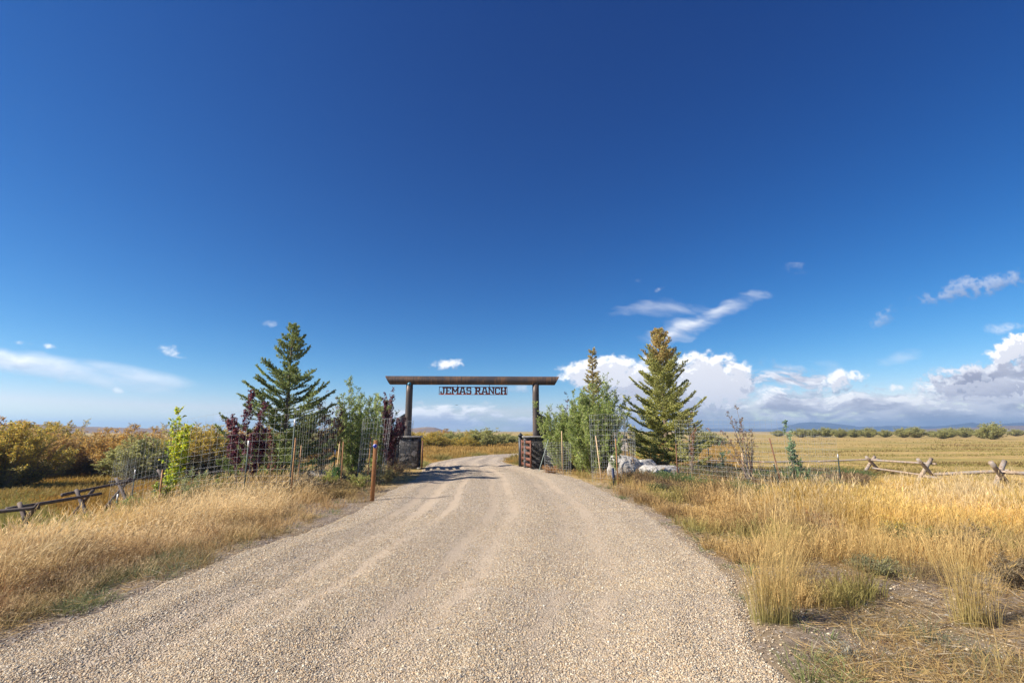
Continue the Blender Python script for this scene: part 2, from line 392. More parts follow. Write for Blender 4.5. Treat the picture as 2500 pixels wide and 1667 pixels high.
dirs = np.stack([UU, np.ones_like(UU), VV], -1); dirs /= np.linalg.norm(dirs, axis=-1, keepdims=True)
idx = np.arange(UU.size).reshape(UU.shape)
f = np.stack([idx[:-1, :-1], idx[1:, :-1], idx[1:, 1:], idx[:-1, 1:]], -1).reshape(-1, 4)
keep = (D1.ravel()[f] > .004).any(1); f = f[keep]
used = np.unique(f); remap = np.zeros(UU.size, int); remap[used] = np.arange(len(used))
b = MB(); b.add((dirs * 12000).reshape(-1, 3)[used], remap[f], np.stack([D1, br, 0 * br], -1).reshape(-1, 3)[used])
m, T = mat('cloud'); at_ = T.sep(T.n('ShaderNodeAttribute', attribute_name='col').outputs['Color'])
cc_ = T.ramp(at_[1], [(.30, (.24, .26, .34)), (.50, (.36, .37, .46)), (.72, (.62, .63, .71)), (.92, (.93, .93, .96)), (1.0, (1.08, 1.07, 1.05))])
e = T.n('ShaderNodeEmission'); T.put(e.inputs[0], cc_); e.inputs[1].default_value = CLOUD_E
tr_ = T.n('ShaderNodeBsdfTransparent'); x_ = T.n('ShaderNodeMixShader'); T.put(x_.inputs[0], at_[0]); T.put(x_.inputs[1], tr_.outputs[0]); T.put(x_.inputs[2], e.outputs[0])
o_ = T.n('ShaderNodeOutputMaterial'); T.put(o_.inputs[0], x_.outputs[0])
m.cycles.emission_sampling = 'NONE'
co_ = b.build('clouds', m, smooth=True); tag(co_, kind='structure')
def H0(x, y):
    x = np.asarray(x, float); y = np.asarray(y, float)
    r = np.hypot(x, y)
    kk_ = sstep(y, 10.5, 13.5); left = -1.2 * sstep(-x, 5.0 + 2.0 * kk_, 11.2 + 2.3 * kk_) * (1 - .7 * sstep(y, 60, 140))
    left = left * (1 - sstep(y, 30, 50) * (1 - sstep(-x, 14, 26)))
    right = -.25 * sstep(x, 5, 12)
    z = left + right - .04
    z = z + (vnoise(x, y, 2.3, 1) - .5) * .12 + (vnoise(x, y, .6, 2) - .5) * .03 + (vnoise(x, y, 12, 3) - .5) * .22 * sstep(r, 12, 40)
    return z
def Hs(x, y):
    x = np.asarray(x, float); shp = x.shape
    sd_, _ = road_sd(x, y); sd_ = sd_.reshape(shp)
    k = sstep(sd_, 0.0, 1.2)
    return H0(x, y) * k + (-.015) * (1 - k) - .10 * (1 - sstep(sd_, -.45, -.12)), sd_
def hz(x, y): return float(Hs(np.array([x], float), np.array([y], float))[0][0])
def road_h(t, x, y):
    """t: 0 left edge .. 1 right edge"""
    crown = .045 * (1 - (2 * t - 1) ** 2)
    tr = 0
    for c_, w_ in ((.22, .05), (.50, .045), (.74, .05)): tr = tr - .026 * np.exp(-((t - c_) / w_) ** 2)
    for c_, w_ in ((.12, .035), (.36, .05), (.62, .045), (.88, .04)): tr = tr + .026 * np.exp(-((t - c_) / w_) ** 2)
    edge = -.05 * sstep(np.abs(2 * t - 1), .95, 1.0)
    return -.005 + crown + tr + edge + (vnoise(x, y, .5, 5) - .5) * .02 + (vnoise(x, y, .16, 6) - .5) * .012
def trackiness(t, x, y):
    w = .018 * (vnoise(x, y, 3.0, 9) - .5)
    k = 0
    for c_, w_ in ((.17, .022), (.235, .028), (.33, .02), (.475, .022), (.545, .028), (.70, .025), (.775, .028)): k = np.maximum(k, np.exp(-((t + w - c_) / w_) ** 2))
    k = k * (.30 + .8 * vnoise(x, y, 2.2, 12)) + .22 * sstep(vnoise(x * 1.8, y * .35, 1.2, 8), .55, .9)
    return np.clip(k * sstep(np.asarray(y, float), 1, 8) * .55 + k * .45, 0, 1)
# pebbles need the road's own parameter
NAC = 110
ts = np.linspace(0, 1, NAC)
rows = []
# denser rows near the camera
ii = np.concatenate([np.linspace(0, 60, 30), np.linspace(61, 230, 520), np.linspace(231, NR - 1, 130)])
ii = np.unique(np.clip(ii, 0, NR - 1))
def lerp_rows(A, i):
    lo = np.floor(i).astype(int); hi = np.minimum(lo + 1, NR - 1); f = (i - lo)[:, None]; return A[lo] * (1 - f) + A[hi] * f
Li = lerp_rows(RL, ii); Ri = lerp_rows(RR, ii)
X = Li[:, None, 0] * (1 - ts) + Ri[:, None, 0] * ts; Y = Li[:, None, 1] * (1 - ts) + Ri[:, None, 1] * ts
Tm = np.broadcast_to(ts, X.shape)
Z = road_h(Tm, X, Y); TK = trackiness(Tm, X, Y)
b = MB(); nr, nc = X.shape
idx = np.arange(nr * nc).reshape(nr, nc)
f = np.stack([idx[:-1, :-1], idx[:-1, 1:], idx[1:, 1:], idx[1:, :-1]], -1).reshape(-1, 4)
b.add(np.stack([X, Y, Z], -1).reshape(-1, 3), f, np.stack([TK, TK, TK], -1).reshape(-1, 3))
m, T = mat('gravel_surface'); co = obco(T)
tk = T.sep(T.n('ShaderNodeAttribute', attribute_name='col').outputs['Color'])[0]
def vor(sc_, out='Color'):
    v = T.n('ShaderNodeTexVoronoi'); T.put(v.inputs['Vector'], co); v.inputs['Scale'].default_value = sc_; return v
v1 = vor(55.0); v2 = vor(110.0)
r1 = T.sep(v1.outputs['Color'])[0]; r2 = T.sep(v2.outputs['Color'])[1]
peb = T.ramp(T.m('MULTIPLY', T.m('ADD', r1, r2), .5), [(.15, (.25, .20, .155)), (.35, (.42, .335, .25)), (.55, (.53, .425, .315)), (.75, (.60, .50, .385)), (.92, (.74, .65, .53))])
nb = T.noise(co, .9, 4, .6); nf = T.noise(co, 90, 4, .7)
sand = T.ramp(T.m('ADD', T.m('MULTIPLY', nb, .6), T.m('MULTIPLY', nf, .4)), [(.3, (.44, .335, .23)), (.7, (.58, .455, .32))])
tkm = T.m('ADD', tk, T.m('MULTIPLY', T.m('SUBTRACT', T.noise(co, 12, 6, .75), .5), 1.6))
k = T.m('MULTIPLY', T.sm(tkm, .15, .85), .70)
c = T.mix(k, peb, sand); c = T.mix(T.m('MULTIPLY', T.sm(nb, .52, .72), .30), c, (.33, .27, .22, 1))
hh = T.m('ADD', T.m('SUBTRACT', 1.0, T.m('MULTIPLY', v1.outputs['Distance'], 1.0)), T.m('MULTIPLY', T.m('SUBTRACT', 1.0, v2.outputs['Distance']), .5))
hh = T.m('ADD', T.m('MULTIPLY', hh, T.m('SUBTRACT', 1.05, T.m('MULTIPLY', k, .8))), T.m('MULTIPLY', nf, .25))
finish(T, c, .9, hh, .9, .022)
road = b.build('gravel_road', m, smooth=True); tag(road, kind='structure')

# ground sheet (polar grid round the camera, to the horizon)
rr = np.concatenate([[0.01], np.geomspace(.6, 60, 330), np.geomspace(62, 6400, 110)])
ang = np.concatenate([np.linspace(-62, 62, 620), np.linspace(62, 298, 120)[1:-1]]); ang = np.radians(ang)
RG, AG = np.meshgrid(rr, ang, indexing='ij')
X = RG * np.sin(AG); Y = RG * np.cos(AG)
Z, SD = Hs(X, Y)
far = sstep(RG, 60, 200); Z = Z * (1 - far) + (-.45) * far
b = MB(); nr, nc = X.shape; idx = np.arange(nr * nc).reshape(nr, nc)
nx = np.roll(idx, -1, axis=1)
f = np.stack([idx[:-1], nx[:-1], nx[1:], idx[1:]], -1).reshape(-1, 4)[:, ::-1]
# R: 0 bare stony soil .. 1 sward ; G: left meadow ; B: unused
lm = sstep(-X, 9, 13) * (1 - sstep(Y, 55, 90)); sw = np.maximum(sstep(SD, 2.2, 5.0), sstep(RG, 14, 20))
sw = sw * (1 - (1 - sstep(RG, 8, 11)) * (X > 0))
b.add(np.stack([X, Y, Z], -1).reshape(-1, 3), f, np.stack([sw, lm, 0 * sw], -1).reshape(-1, 3))
m, T = mat('field_ground'); co = obco(T)
ac = T.sep(T.n('ShaderNodeAttribute', attribute_name='col').outputs['Color'])
n1 = T.noise(co, .8, 5, .6); n2 = T.noise(co, 14, 5, .7); n3 = T.noise(co, 60, 4, .7)
soil = T.ramp(T.m('ADD', T.m('MULTIPLY', n2, .6), T.m('MULTIPLY', n3, .4)), [(.33, (.11, .085, .065)), (.5, (.25, .19, .14)), (.66, (.46, .38, .30))])
vv = T.n('ShaderNodeTexVoronoi'); T.put(vv.inputs['Vector'], co); vv.inputs['Scale'].default_value = 24
vs1 = T.sep(vv.outputs['Color'])[0]
soil = T.mix(T.m('MULTIPLY', T.sm(vs1, .62, .7), T.sm(vv.outputs['Distance'], .36, .22)), soil, (.56, .50, .44, 1))
soil = T.mix(T.m('MULTIPLY', T.sm(n1, .45, .6), .45), soil, (.36, .25, .11, 1))
fs = T.noise(T.vm('MULTIPLY', co, (.010, .07, 1)), 1.0, 5, .6, .3); ff = T.noise(T.vm('MULTIPLY', co, (.5, 1.6, 1)), 1.0, 6, .75)
fm = T.noise(T.vm('MULTIPLY', co, (.06, .22, 1)), 1.0, 5, .65, .5)
fieldc = T.ramp(T.m('ADD', T.m('MULTIPLY', fs, .62), T.m('MULTIPLY', fm, .38)), [(.36, (.20, .18, .045)), (.44, (.33, .26, .075)), (.52, (.48, .33, .12)), (.62, (.40, .26, .10)), (.72, (.24, .15, .07))])
fieldc = T.mix(1.0, fieldc, T.ramp(ff, [(.3, (.68, .68, .66)), (.7, (1.22, 1.2, 1.15))]), 'MULTIPLY')
lmc = T.ramp(T.m('ADD', T.m('MULTIPLY', fm, .5), T.m('MULTIPLY', ff, .5)), [(.38, (.13, .13, .03)), (.5, (.34, .21, .05)), (.62, (.42, .25, .06))])
fieldc = T.mix(ac[1], fieldc, lmc)
c = T.mix(ac[0], soil, fieldc)
finish(T, c, .95, T.m('ADD', n2, T.m('MULTIPLY', n3, .6)), .7, .05)
g = b.build('ground', m, smooth=True); tag(g, kind='structure')

# loose stones of the road surface: real pebbles, one object
ph = (1 + 5 ** .5) / 2
ICO = np.array([(-1, ph, 0), (1, ph, 0), (-1, -ph, 0), (1, -ph, 0), (0, -1, ph), (0, 1, ph), (0, -1, -ph), (0, 1, -ph), (ph, 0, -1), (ph, 0, 1), (-ph, 0, -1), (-ph, 0, 1)]) / math.hypot(1, ph)
ICF = np.array([(0, 11, 5), (0, 5, 1), (0, 1, 7), (0, 7, 10), (0, 10, 11), (1, 5, 9), (5, 11, 4), (11, 10, 2), (10, 7, 6), (7, 1, 8), (3, 9, 4), (3, 4, 2), (3, 2, 6), (3, 6, 8), (3, 8, 9), (4, 9, 5), (2, 4, 11), (6, 2, 10), (8, 6, 7), (9, 8, 1)])
PALS = np.array([(.46, .35, .25), (.52, .42, .31), (.38, .29, .21), (.58, .48, .37), (.28, .22, .17), (.50, .35, .21), (.24, .215, .20), (.66, .58, .48), (.42, .29, .19), (.54, .40, .27), (.47, .36, .25)])
def pebbles(bm, x, y, z, r, pal=PALS, flat=.5):
    n = len(x); sc3 = r[:, None] * rng.uniform(.65, 1.25, (n, 3)); sc3[:, 2] *= flat
    a = rng.uniform(0, 6.28, n); ca, sa = np.cos(a), np.sin(a)
    J = ICO[None] * (1 + rng.uniform(-.22, .22, (n, 12, 1))) * sc3[:, None]
    tl = rng.uniform(-.5, .5, n)[:, None]; 
    zz = J[:, :, 2] + J[:, :, 0] * tl
    v = np.stack([J[:, :, 0] * ca[:, None] - J[:, :, 1] * sa[:, None] + x[:, None], J[:, :, 0] * sa[:, None] + J[:, :, 1] * ca[:, None] + y[:, None], zz + z[:, None]], -1)
    f = (np.arange(n) * 12)[:, None, None] + ICF[None]
    col = pal[rng.integers(0, len(pal), n)] * np.array([1.10, 1.12, 1.05]) * rng.uniform(.86, 1.10, (n, 1))
    bm.add(v.reshape(-1, 3), f.reshape(-1, 3), np.repeat(col, 12, axis=0))
m, T = mat('pebble'); a = T.n('ShaderNodeAttribute', attribute_name='col').outputs['Color']; nn = T.noise(obco(T), 120, 3)
finish(T, T.mix(.5, a, T.mix(1.0, a, T.ramp(nn, [(.3, (.6, .6, .6)), (.7, (1.3, 1.3, 1.3))]), 'MULTIPLY')), .85); M_peb = m
b = MB()
def road_scatter(n, y0, y1, r0, r1, keep_track=.10):
    t = rng.uniform(.0, 1.0, n); u = rng.uniform(0, 1, n)
    y = 1 / ((1 / y0) * (1 - u) + (1 / y1) * u) if y0 > 0 else rng.uniform(y0, y1, n)
    i = np.interp(y, CC[:, 1][:260], np.arange(260)); L_ = lerp_rows(RL, i); R_ = lerp_rows(RR, i)
    x = L_[:, 0] * (1 - t) + R_[:, 0] * t; yy = L_[:, 1] * (1 - t) + R_[:, 1] * t
    tk_ = trackiness(t, x, yy) + .25 * sstep(vnoise(x, yy, 1.1, 14), .4, .8); ok = rng.uniform(0, 1, n) < (1 - tk_ * (1 - keep_track) * 1.05)
    x, yy, t = x[ok], yy[ok], t[ok]
    r = rng.uniform(r0, r1, len(x)) ** 1.0 * np.where(rng.uniform(0, 1, len(x)) < .03, 1.7, 1)
    pebbles(b, x, yy, road_h(t, x, yy) + r * .22, r)
road_scatter(210000, 3.0, 6.2, .0036, .0086)
road_scatter(130000, 5.8, 11, .0044, .0095)
road_scatter(40000, 10.5, 26, .007, .013)
# loose stones along the edges and on the bare soil at the right
n = 26000; x = rng.uniform(1.6, 9.5, n); y = rng.uniform(2.5, 12, n); z, sd_ = Hs(x, y); ok = (sd_ > -.1) & (vnoise(x, y, .8, 21) > .45)
x, y, z = x[ok], y[ok], z[ok]; pebbles(b, x, y, z + .004, rng.uniform(.005, .012, len(x)) * np.where(rng.uniform(0, 1, len(x)) < .05, 2.4, 1))
n = 9000; i = rng.uniform(60, 250, n); s_ = rng.integers(0, 2, n)[:, None]; E = np.where(s_ == 0, lerp_rows(RL, i), lerp_rows(RR, i))
x = E[:, 0] + rng.normal(0, .16, n); y = E[:, 1]; z, _ = Hs(x, y); pebbles(b, x, y, np.maximum(z, -.03) + .005, rng.uniform(.006, .012, n))
gr = b.build('gravel', M_peb); tag(gr, 'loose grey and tan gravel spread over the ranch road', 'gravel', kind='stuff')

# ------------------------------------------------------------------ hills and mountains (real ridges far away)
def ridge(name, a0, a1, dist, depth, prof, m, n=160, k=14, seed=1):
    """a heightfield strip between two bearings; prof(a)->height m"""
    b = MB(); A = np.linspace(a0, a1, n); K = np.linspace(0, 1, k)
    AA, KK = np.meshgrid(np.radians(A), K, indexing='ij')
    rad = dist + (KK - .5) * depth
    hgt = np.array([prof(a) for a in A])[:, None] * np.sin(np.pi * KK) ** .8
    X = rad * np.sin(AA); Y = rad * np.cos(AA)
    hgt = hgt * (1 + .22 * (vnoise(X, Y, depth * .12, seed) - .5) + .10 * (vnoise(X, Y, depth * .04, seed + 1) - .5)) - 1.0
    idx = np.arange(n * k).reshape(n, k); f = np.stack([idx[:-1, :-1], idx[1:, :-1], idx[1:, 1:], idx[:-1, 1:]], -1).reshape(-1, 4)
    b.add(np.stack([X, Y, hgt], -1).reshape(-1, 3), f); o = b.build(name, m, smooth=True); tag(o, kind='structure'); return o
m, T = mat('sage_hill'); co = obco(T); n = T.noise(co, .012, 6, .65); n2 = T.noise(co, .05, 4, .6)
finish(T, T.ramp(T.m('ADD', T.m('MULTIPLY', n, .6), T.m('MULTIPLY', n2, .4)), [(.35, (.13, .095, .075)), (.55, (.23, .155, .11)), (.7, (.26, .20, .11))]), .95, n, .5, 3.0); M_hill = m
m, T = mat('hazed_mountain'); co = obco(T); n = T.noise(co, .006, 6, .65); zz = T.sep(co)[2]
c = T.ramp(n, [(.35, (.02, .035, .06)), (.6, (.06, .075, .11)), (.75, (.16, .17, .20))])  # blue of the distance haze is partly put into this base colour
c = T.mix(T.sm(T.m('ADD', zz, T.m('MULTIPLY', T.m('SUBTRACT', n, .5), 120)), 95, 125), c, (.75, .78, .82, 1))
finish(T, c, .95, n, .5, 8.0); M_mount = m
def az(px, py=1050): return math.degrees(math.atan(ray(px, py)[0]))
def piece(pts):
    pa = [az(p) for p, _ in pts]; ph_ = [h for _, h in pts]
    return pa, lambda a, pa=pa, ph_=ph_: float(np.interp(a, pa, ph_))
def hpx(py, dist, px): # height so the crest appears at row py
    X_, Z_ = ray(px, py); d = dist * math.cos(math.radians(az(px))); return CAMZ + Z_ * d
def mk(name, pts, dist, depth, m, seed):
    pa, pf = piece([(p, hpx(y_, dist, p) * (.82 if dist > 4000 else 1.25 if dist < 1000 else 1) + 1) for p, y_ in pts]); return ridge(name, pa[0], pa[-1], dist, depth, pf, m, seed=seed)
mk('hills', [(930, 1054), (985, 1050), (1040, 1045), (1062, 1046), (1090, 1052), (1130, 1057), (1180, 1058), (1220, 1057), (1265, 1056), (1340, 1058), (1420, 1060)], 900, 420, M_hill, 3)
mk('hills', [(-420, 1044), (-200, 1036), (0, 1038), (90, 1040), (170, 1043), (260, 1046), (420, 1049), (600, 1056)], 900, 420, M_hill, 4)
mk('hills', [(2160, 1054), (2230, 1048), (2300, 1045), (2360, 1044), (2420, 1040), (2500, 1039), (2620, 1036), (2900, 1034), (3300, 1045)], 2400, 1000, M_hill, 5)
MS = 3
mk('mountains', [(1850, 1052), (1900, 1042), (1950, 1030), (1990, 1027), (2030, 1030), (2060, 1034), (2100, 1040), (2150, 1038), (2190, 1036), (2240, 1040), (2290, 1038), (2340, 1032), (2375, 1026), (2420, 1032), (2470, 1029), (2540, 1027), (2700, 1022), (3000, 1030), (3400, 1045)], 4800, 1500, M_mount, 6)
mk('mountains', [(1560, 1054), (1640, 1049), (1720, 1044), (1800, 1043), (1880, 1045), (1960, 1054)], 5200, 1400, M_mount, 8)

# ------------------------------------------------------------------ the gateway
GY = 24.0
gate = empty('ranch_gateway', (at(996.5, 1072, GY)[0] * .5 + at(1309, 1072, GY)[0] * .5, GY, 0), R(2.2))
tag(gate, 'tall rusted log beam gateway on two stone pillars spanning the gravel road', 'gateway')
PXH = 3.12                       # half distance between the posts
BZ = 4.22; BR = .215
def beam_mesh():
    b = MB(); k = 28; n = 40; an = np.arange(k) * 2 * math.pi / k
    L0t, L0b, L1t, L1b = -4.33, -4.08, 4.30, 4.07
    vs2 = []
    for i in range(n + 1):
        t = i / n; cz = np.cos(an); h = (cz + 1) / 2
        xl = L0b + (L0t - L0b) * h; xr = L1b + (L1t - L1b) * h
        vs2.append(np.stack([xl + (xr - xl) * t, np.sin(an) * BR, cz * BR], 1))
    v = np.concatenate(vs2); f = [(i * k + j, (i + 1) * k + j, (i + 1) * k + (j + 1) % k, i * k + (j + 1) % k) for i in range(n) for j in range(k)]
    b.add(v, np.array(f)); 
    # thick pipe wall at both cut ends
    for e, sx in ((0, 1), (n, -1)):
        o = vs2[e]; inn = o * np.array([1, .88, .88]); deep = inn + np.array([sx * .35, 0, 0])
        v = np.concatenate([o, inn, deep]); f = [(j, (j + 1) % k, k + (j + 1) % k, k + j) for j in range(k)] + [(k + j, k + (j + 1) % k, 2 * k + (j + 1) % k, 2 * k + j) for j in range(k)]
        v = np.concatenate([v, [deep.mean(0)]]); b.add(v, [np.array(f), np.array([(2 * k + j, 2 * k + (j + 1) % k, 3 * k) for j in range(k)])])
    return b
bo = beam_mesh().build('beam', M_rust, gate, smooth=False); bo.location = (0, 0, BZ)
for p_ in bo.data.polygons: p_.use_smooth = abs(p_.normal.x) < .3
for sx in (-1, 1):
    b = MB(); b.log((0, 0, 1.20), (0, 0, BZ - BR + .10), .165, .165, k=24, rows=6)
    p = b.build('post', M_rustp, gate, smooth=True); p.location = (sx * PXH, 0, 0)
    # masonry pillar beside the road and the post, with slab cap
    px_ = sx * (PXH - .16)
    b = MB(); b.box((px_, -.05, .60), (.90, .95, 1.70)); pil = b.build('pillar', M_stone, gate)
    md = pil.modifiers.new('bevel', 'BEVEL'); md.width = .03; md.segments = 2
    b = MB(); b.box((px_, -.05, 1.485), (1.02, 1.07, .07)); cp = b.build('cap', M_cap, pil)
    md = cp.modifiers.new('bevel', 'BEVEL'); md.width = .012; md.segments = 2
    # low wing wall running outwards with a sloping coping
    b = MB(); x0 = sx * (PXH + .30); x1 = sx * (PXH + 1.55); y0, y1 = -.34, .18
    fy = .45 if sx < 0 else .9
    v = [(x0, y0, -.3), (x1, y0 - fy, -.3), (x1, y1 - fy, -.3), (x0, y1, -.3), (x0, y0, 1.22), (x1, y0 - fy, .62), (x1, y1 - fy, .62), (x0, y1, 1.22)]
    fc = np.array([(0, 1, 5, 4), (2, 3, 7, 6), (1, 2, 6, 5), (4, 5, 6, 7), (3, 0, 4, 7)])
    b.add(v, fc if sx > 0 else fc[:, ::-1]); ww = b.build('wing_wall', M_stone, gate)
    b = MB(); A = np.array([x0, 0, 1.225]); B2 = np.array([x1, 0, .625])
    v = [(x0, y0 - .05, 1.223), (x1 + sx * .04, y0 - fy - .05, .62), (x1 + sx * .04, y1 - fy + .05, .62), (x0, y1 + .05, 1.223)]
    v = v + [(q[0], q[1], q[2] + .06) for q in v]; b.add(v, np.array([(0, 3, 2, 1), (4, 5, 6, 7), (0, 1, 5, 4), (1, 2, 6, 5), (2, 3, 7, 6), (3, 0, 4, 7)]))
    b.build('coping', M_cap, ww)
    # dark steel fin bracing the post from behind
    b = MB(); xa, xb = sx * (PXH + .17), sx * (PXH + .62)
    v = [(xa, .16, .9), (xb, .16, .9), (xb, .16, 2.36), (xa, .16, 2.62), (xa, .30, .9), (xb, .30, .9), (xb, .30, 2.36), (xa, .30, 2.62)]
    b.add(v, np.array([(0, 1, 2, 3), (7, 6, 5, 4), (1, 5, 6, 2), (3, 2, 6, 7), (0, 3, 7, 4)])); b.build('brace_fin', M_black, gate)
    # open gate leaf folded back against the pillar, slats across a steel frame
    gx = sx * (PXH - .16 - .45 - .07); gl = MB(); y0g, y1g = -1.45, .10
    hinge = empty('gate_leaf', (gx, .35, 0)); hinge.parent = gate; hinge.rotation_euler = (0, 0, R(8) if sx < 0 else R(10))
    for yy_, nm in ((0.0, 'stile'), (-1.75, 'stile')):
        b = MB(); b.box((0, yy_, .72), (.06, .09, 1.22)); b.build(nm, M_slat, hinge)
    for k_ in range(5):
        b = MB(); b.box((0, -.875, .20 + k_ * .26), (.045, 1.66, .13)); b.build('slat', M_slat, hinge)
    b = MB()
    for q in range(4): b.segs([(.028, -.25 - q * .42, .14)], [(.028, -.25 - q * .42, 1.30)], .012, .012, k=6)
    b.build('upright_rods', M_black, hinge)
b = MB(); b.box((PXH - .16 - .45 - .12, .50, .70), (.20, .20, 1.62)); b.build('gate_post', M_black, gate)
b = MB(); c0 = np.array([PXH - .16 - .45 - .12, .50, 1.51]); q = .15
v = [c0 + np.array(t) for t in ((-q, -q, 0), (q, -q, 0), (q, q, 0), (-q, q, 0), (0, 0, .17))]
b.add(v, [np.array([(3, 2, 1, 0)]), np.array([(0, 1, 4), (1, 2, 4), (2, 3, 4), (3, 0, 4)])]); b.build('post_cap', M_black, gate)

# hanging sign with cut-out slab lettering
def rects(L):
    S = {
     'J': [(.45, .82, 1, 1), (.58, .15, .86, .85), (.10, 0, .78, .18), (.10, .10, .36, .42)],
     'E': [(0, .82, .95, 1), (0, 0, .95, .18), (.12, .1, .40, .9), (.35, .42, .68, .58), (.76, .66, .95, .9), (.76, .1, .95, .34)],
     'M': [(0, .84, .32, 1), (.68, .84, 1, 1), (0, 0, .36, .16), (.64, 0, 1, .16), (.07, .1, .26, .9), (.74, .1, .93, .9)],
     'A': [(.22, .82, .78, 1), (0, 0, .38, .16), (.62, 0, 1, .16), (.25, .28, .75, .43)],
     'S': [(.12, .82, .78, 1), (.74, .62, .94, 1), (.02, .52, .30, .92), (.14, .42, .86, .60), (.70, .10, .98, .50), (.22, 0, .88, .18), (.06, 0, .26, .38)],
     'R': [(0, .82, .80, 1), (.12, .1, .38, .9), (.62, .52, .90, .92), (.30, .40, .80, .56), (0, 0, .48, .16), (.66, 0, 1, .16)],
     'N': [(0, .84, .36, 1), (.62, .84, 1, 1), (0, 0, .34, .16), (.07, .1, .26, .9), (.74, .02, .93, .9)],
     'C': [(.14, .82, .72, 1), (.02, .10, .30, .90), (.14, 0, .90, .18), (.72, .62, .92, 1), (.72, .08, .92, .34)],
     'H': [(0, .84, .42, 1), (.58, .84, 1, 1), (0, 0, .42, .16), (.58, 0, 1, .16), (.09, .1, .33, .9), (.67, .1, .91, .9), (.3, .42, .7, .58)],
     ' ': []}[L]
    D = {'M': [((.14, 1), (.5, .30), .20), ((.86, 1), (.5, .30), .20)], 'A': [((.42, 1), (.14, .05), .21), ((.58, 1), (.86, .05), .21)],
         'N': [((.16, .98), (.82, .06), .22)], 'R': [((.50, .48), (.84, .08), .22)]}.get(L, [])
    return S, D
def letter_mesh(L, w, h, th):
    nx, nz = 26, 30; S, D = rects(L); g_ = np.zeros((nx, nz), bool)
    cx = (np.arange(nx) + .5) / nx; cz = (np.arange(nz) + .5) / nz; Xc, Zc = np.meshgrid(cx, cz, indexing='ij')
    for (a, b_, c_, d_) in S: g_ |= (Xc > a) & (Xc < c_) & (Zc > b_) & (Zc < d_)
    for (p0, p1, wd) in D:
        t = (Zc - p0[1]) / (p1[1] - p0[1]); xx = p0[0] + (p1[0] - p0[0]) * t; g_ |= (t >= 0) & (t <= 1) & (np.abs(Xc - xx) < wd / 2)
    b = MB(); vid = {}; V = []; Fc = []
    def vv_(i, j, k):
        if (i, j, k) not in vid: vid[(i, j, k)] = len(V); V.append((i / nx * w, (k - .5) * th, j / nz * h))
        return vid[(i, j, k)]
    G2 = lambda i, j: 0 <= i < nx and 0 <= j < nz and g_[i, j]
    for i in range(nx):
        for j in range(nz):
            if not g_[i, j]: continue
            Fc.append((vv_(i, j, 0), vv_(i + 1, j, 0), vv_(i + 1, j + 1, 0), vv_(i, j + 1, 0)))
            Fc.append((vv_(i, j, 1), vv_(i, j + 1, 1), vv_(i + 1, j + 1, 1), vv_(i + 1, j, 1)))
            if not G2(i - 1, j): Fc.append((vv_(i, j, 0), vv_(i, j + 1, 0), vv_(i, j + 1, 1), vv_(i, j, 1)))
            if not G2(i + 1, j): Fc.append((vv_(i + 1, j, 0), vv_(i + 1, j, 1), vv_(i + 1, j + 1, 1), vv_(i + 1, j + 1, 0)))
            if not G2(i, j - 1): Fc.append((vv_(i, j, 0), vv_(i, j, 1), vv_(i + 1, j, 1), vv_(i + 1, j, 0)))
            if not G2(i, j + 1): Fc.append((vv_(i, j + 1, 0), vv_(i + 1, j + 1, 0), vv_(i + 1, j + 1, 1), vv_(i, j + 1, 1)))
    b.add(V, np.array(Fc)); return b
sgn = empty('hanging_sign', (gate.location.x + .02, GY - .012, BZ - BR - .49), R(2.2))
tag(sgn, 'rusty cut-out metal sign reading JEMAS RANCH hanging under the beam', 'sign')
SW, SH = 3.38, .40
b = MB(); w_ = .028
b.box((0, 0, SH - w_ / 2), (SW, .012, w_)); b.box((0, 0, w_ / 2), (SW, .012, w_))
b.box((-SW / 2 + w_ / 2, 0, SH / 2), (w_, .012, SH - 2 * w_)); b.box((SW / 2 - w_ / 2, 0, SH / 2), (w_, .012, SH - 2 * w_))
b.build('frame', M_sign, sgn)
txt = "JEMAS RANCH"; wd_ = {'J': .27, 'E': .28, 'M': .375, 'A': .33, 'S': .275, ' ': .135, 'R': .32, 'N': .31, 'C': .28, 'H': .30}
tot = sum(wd_[c_] for c_ in txt); sc_x = (SW - 2 * w_ - .02) / tot; x_ = -SW / 2 + w_ + .01
for ch in txt:
    w1_ = wd_[ch] * sc_x
    if ch != ' ':
        lo = letter_mesh(ch, w1_ * 1.0, SH - 2 * w_ + .004, .010).build('letter', M_sign, sgn); lo.location = (x_, 0, w_ - .002)
    x_ += w1_
for hx in (-.78, .80):
    b = MB(); b.log((hx, 0, SH - .01), (hx, 0, SH + .17), .012, .012, k=6, rows=1); b.build('hanger_rod', M_black, sgn)
# blue round marker under the beam on the left post
b = MB(); b.log((0, 0, 0), (0, -.02, 0), .085, .085, k=20, rows=1); M_blue = metal_mat('blue_disc', (.03, .25, .42), .4, 0)
mk_ = b.build('round_marker', M_blue); mk_.location = Vector((gate.location.x, GY, 0)) + Vector((-PXH * math.cos(R(2.2)) + .02, -PXH * math.sin(R(2.2)) - .165, 4.02))
tag(mk_, 'small round blue marker near the top of the left gateway post', 'marker')
b = MB(); b.log((0, -.022, 0), (0, -.026, 0), .045, .045, k=16, rows=1); b.build('dark_centre', M_black, mk_)

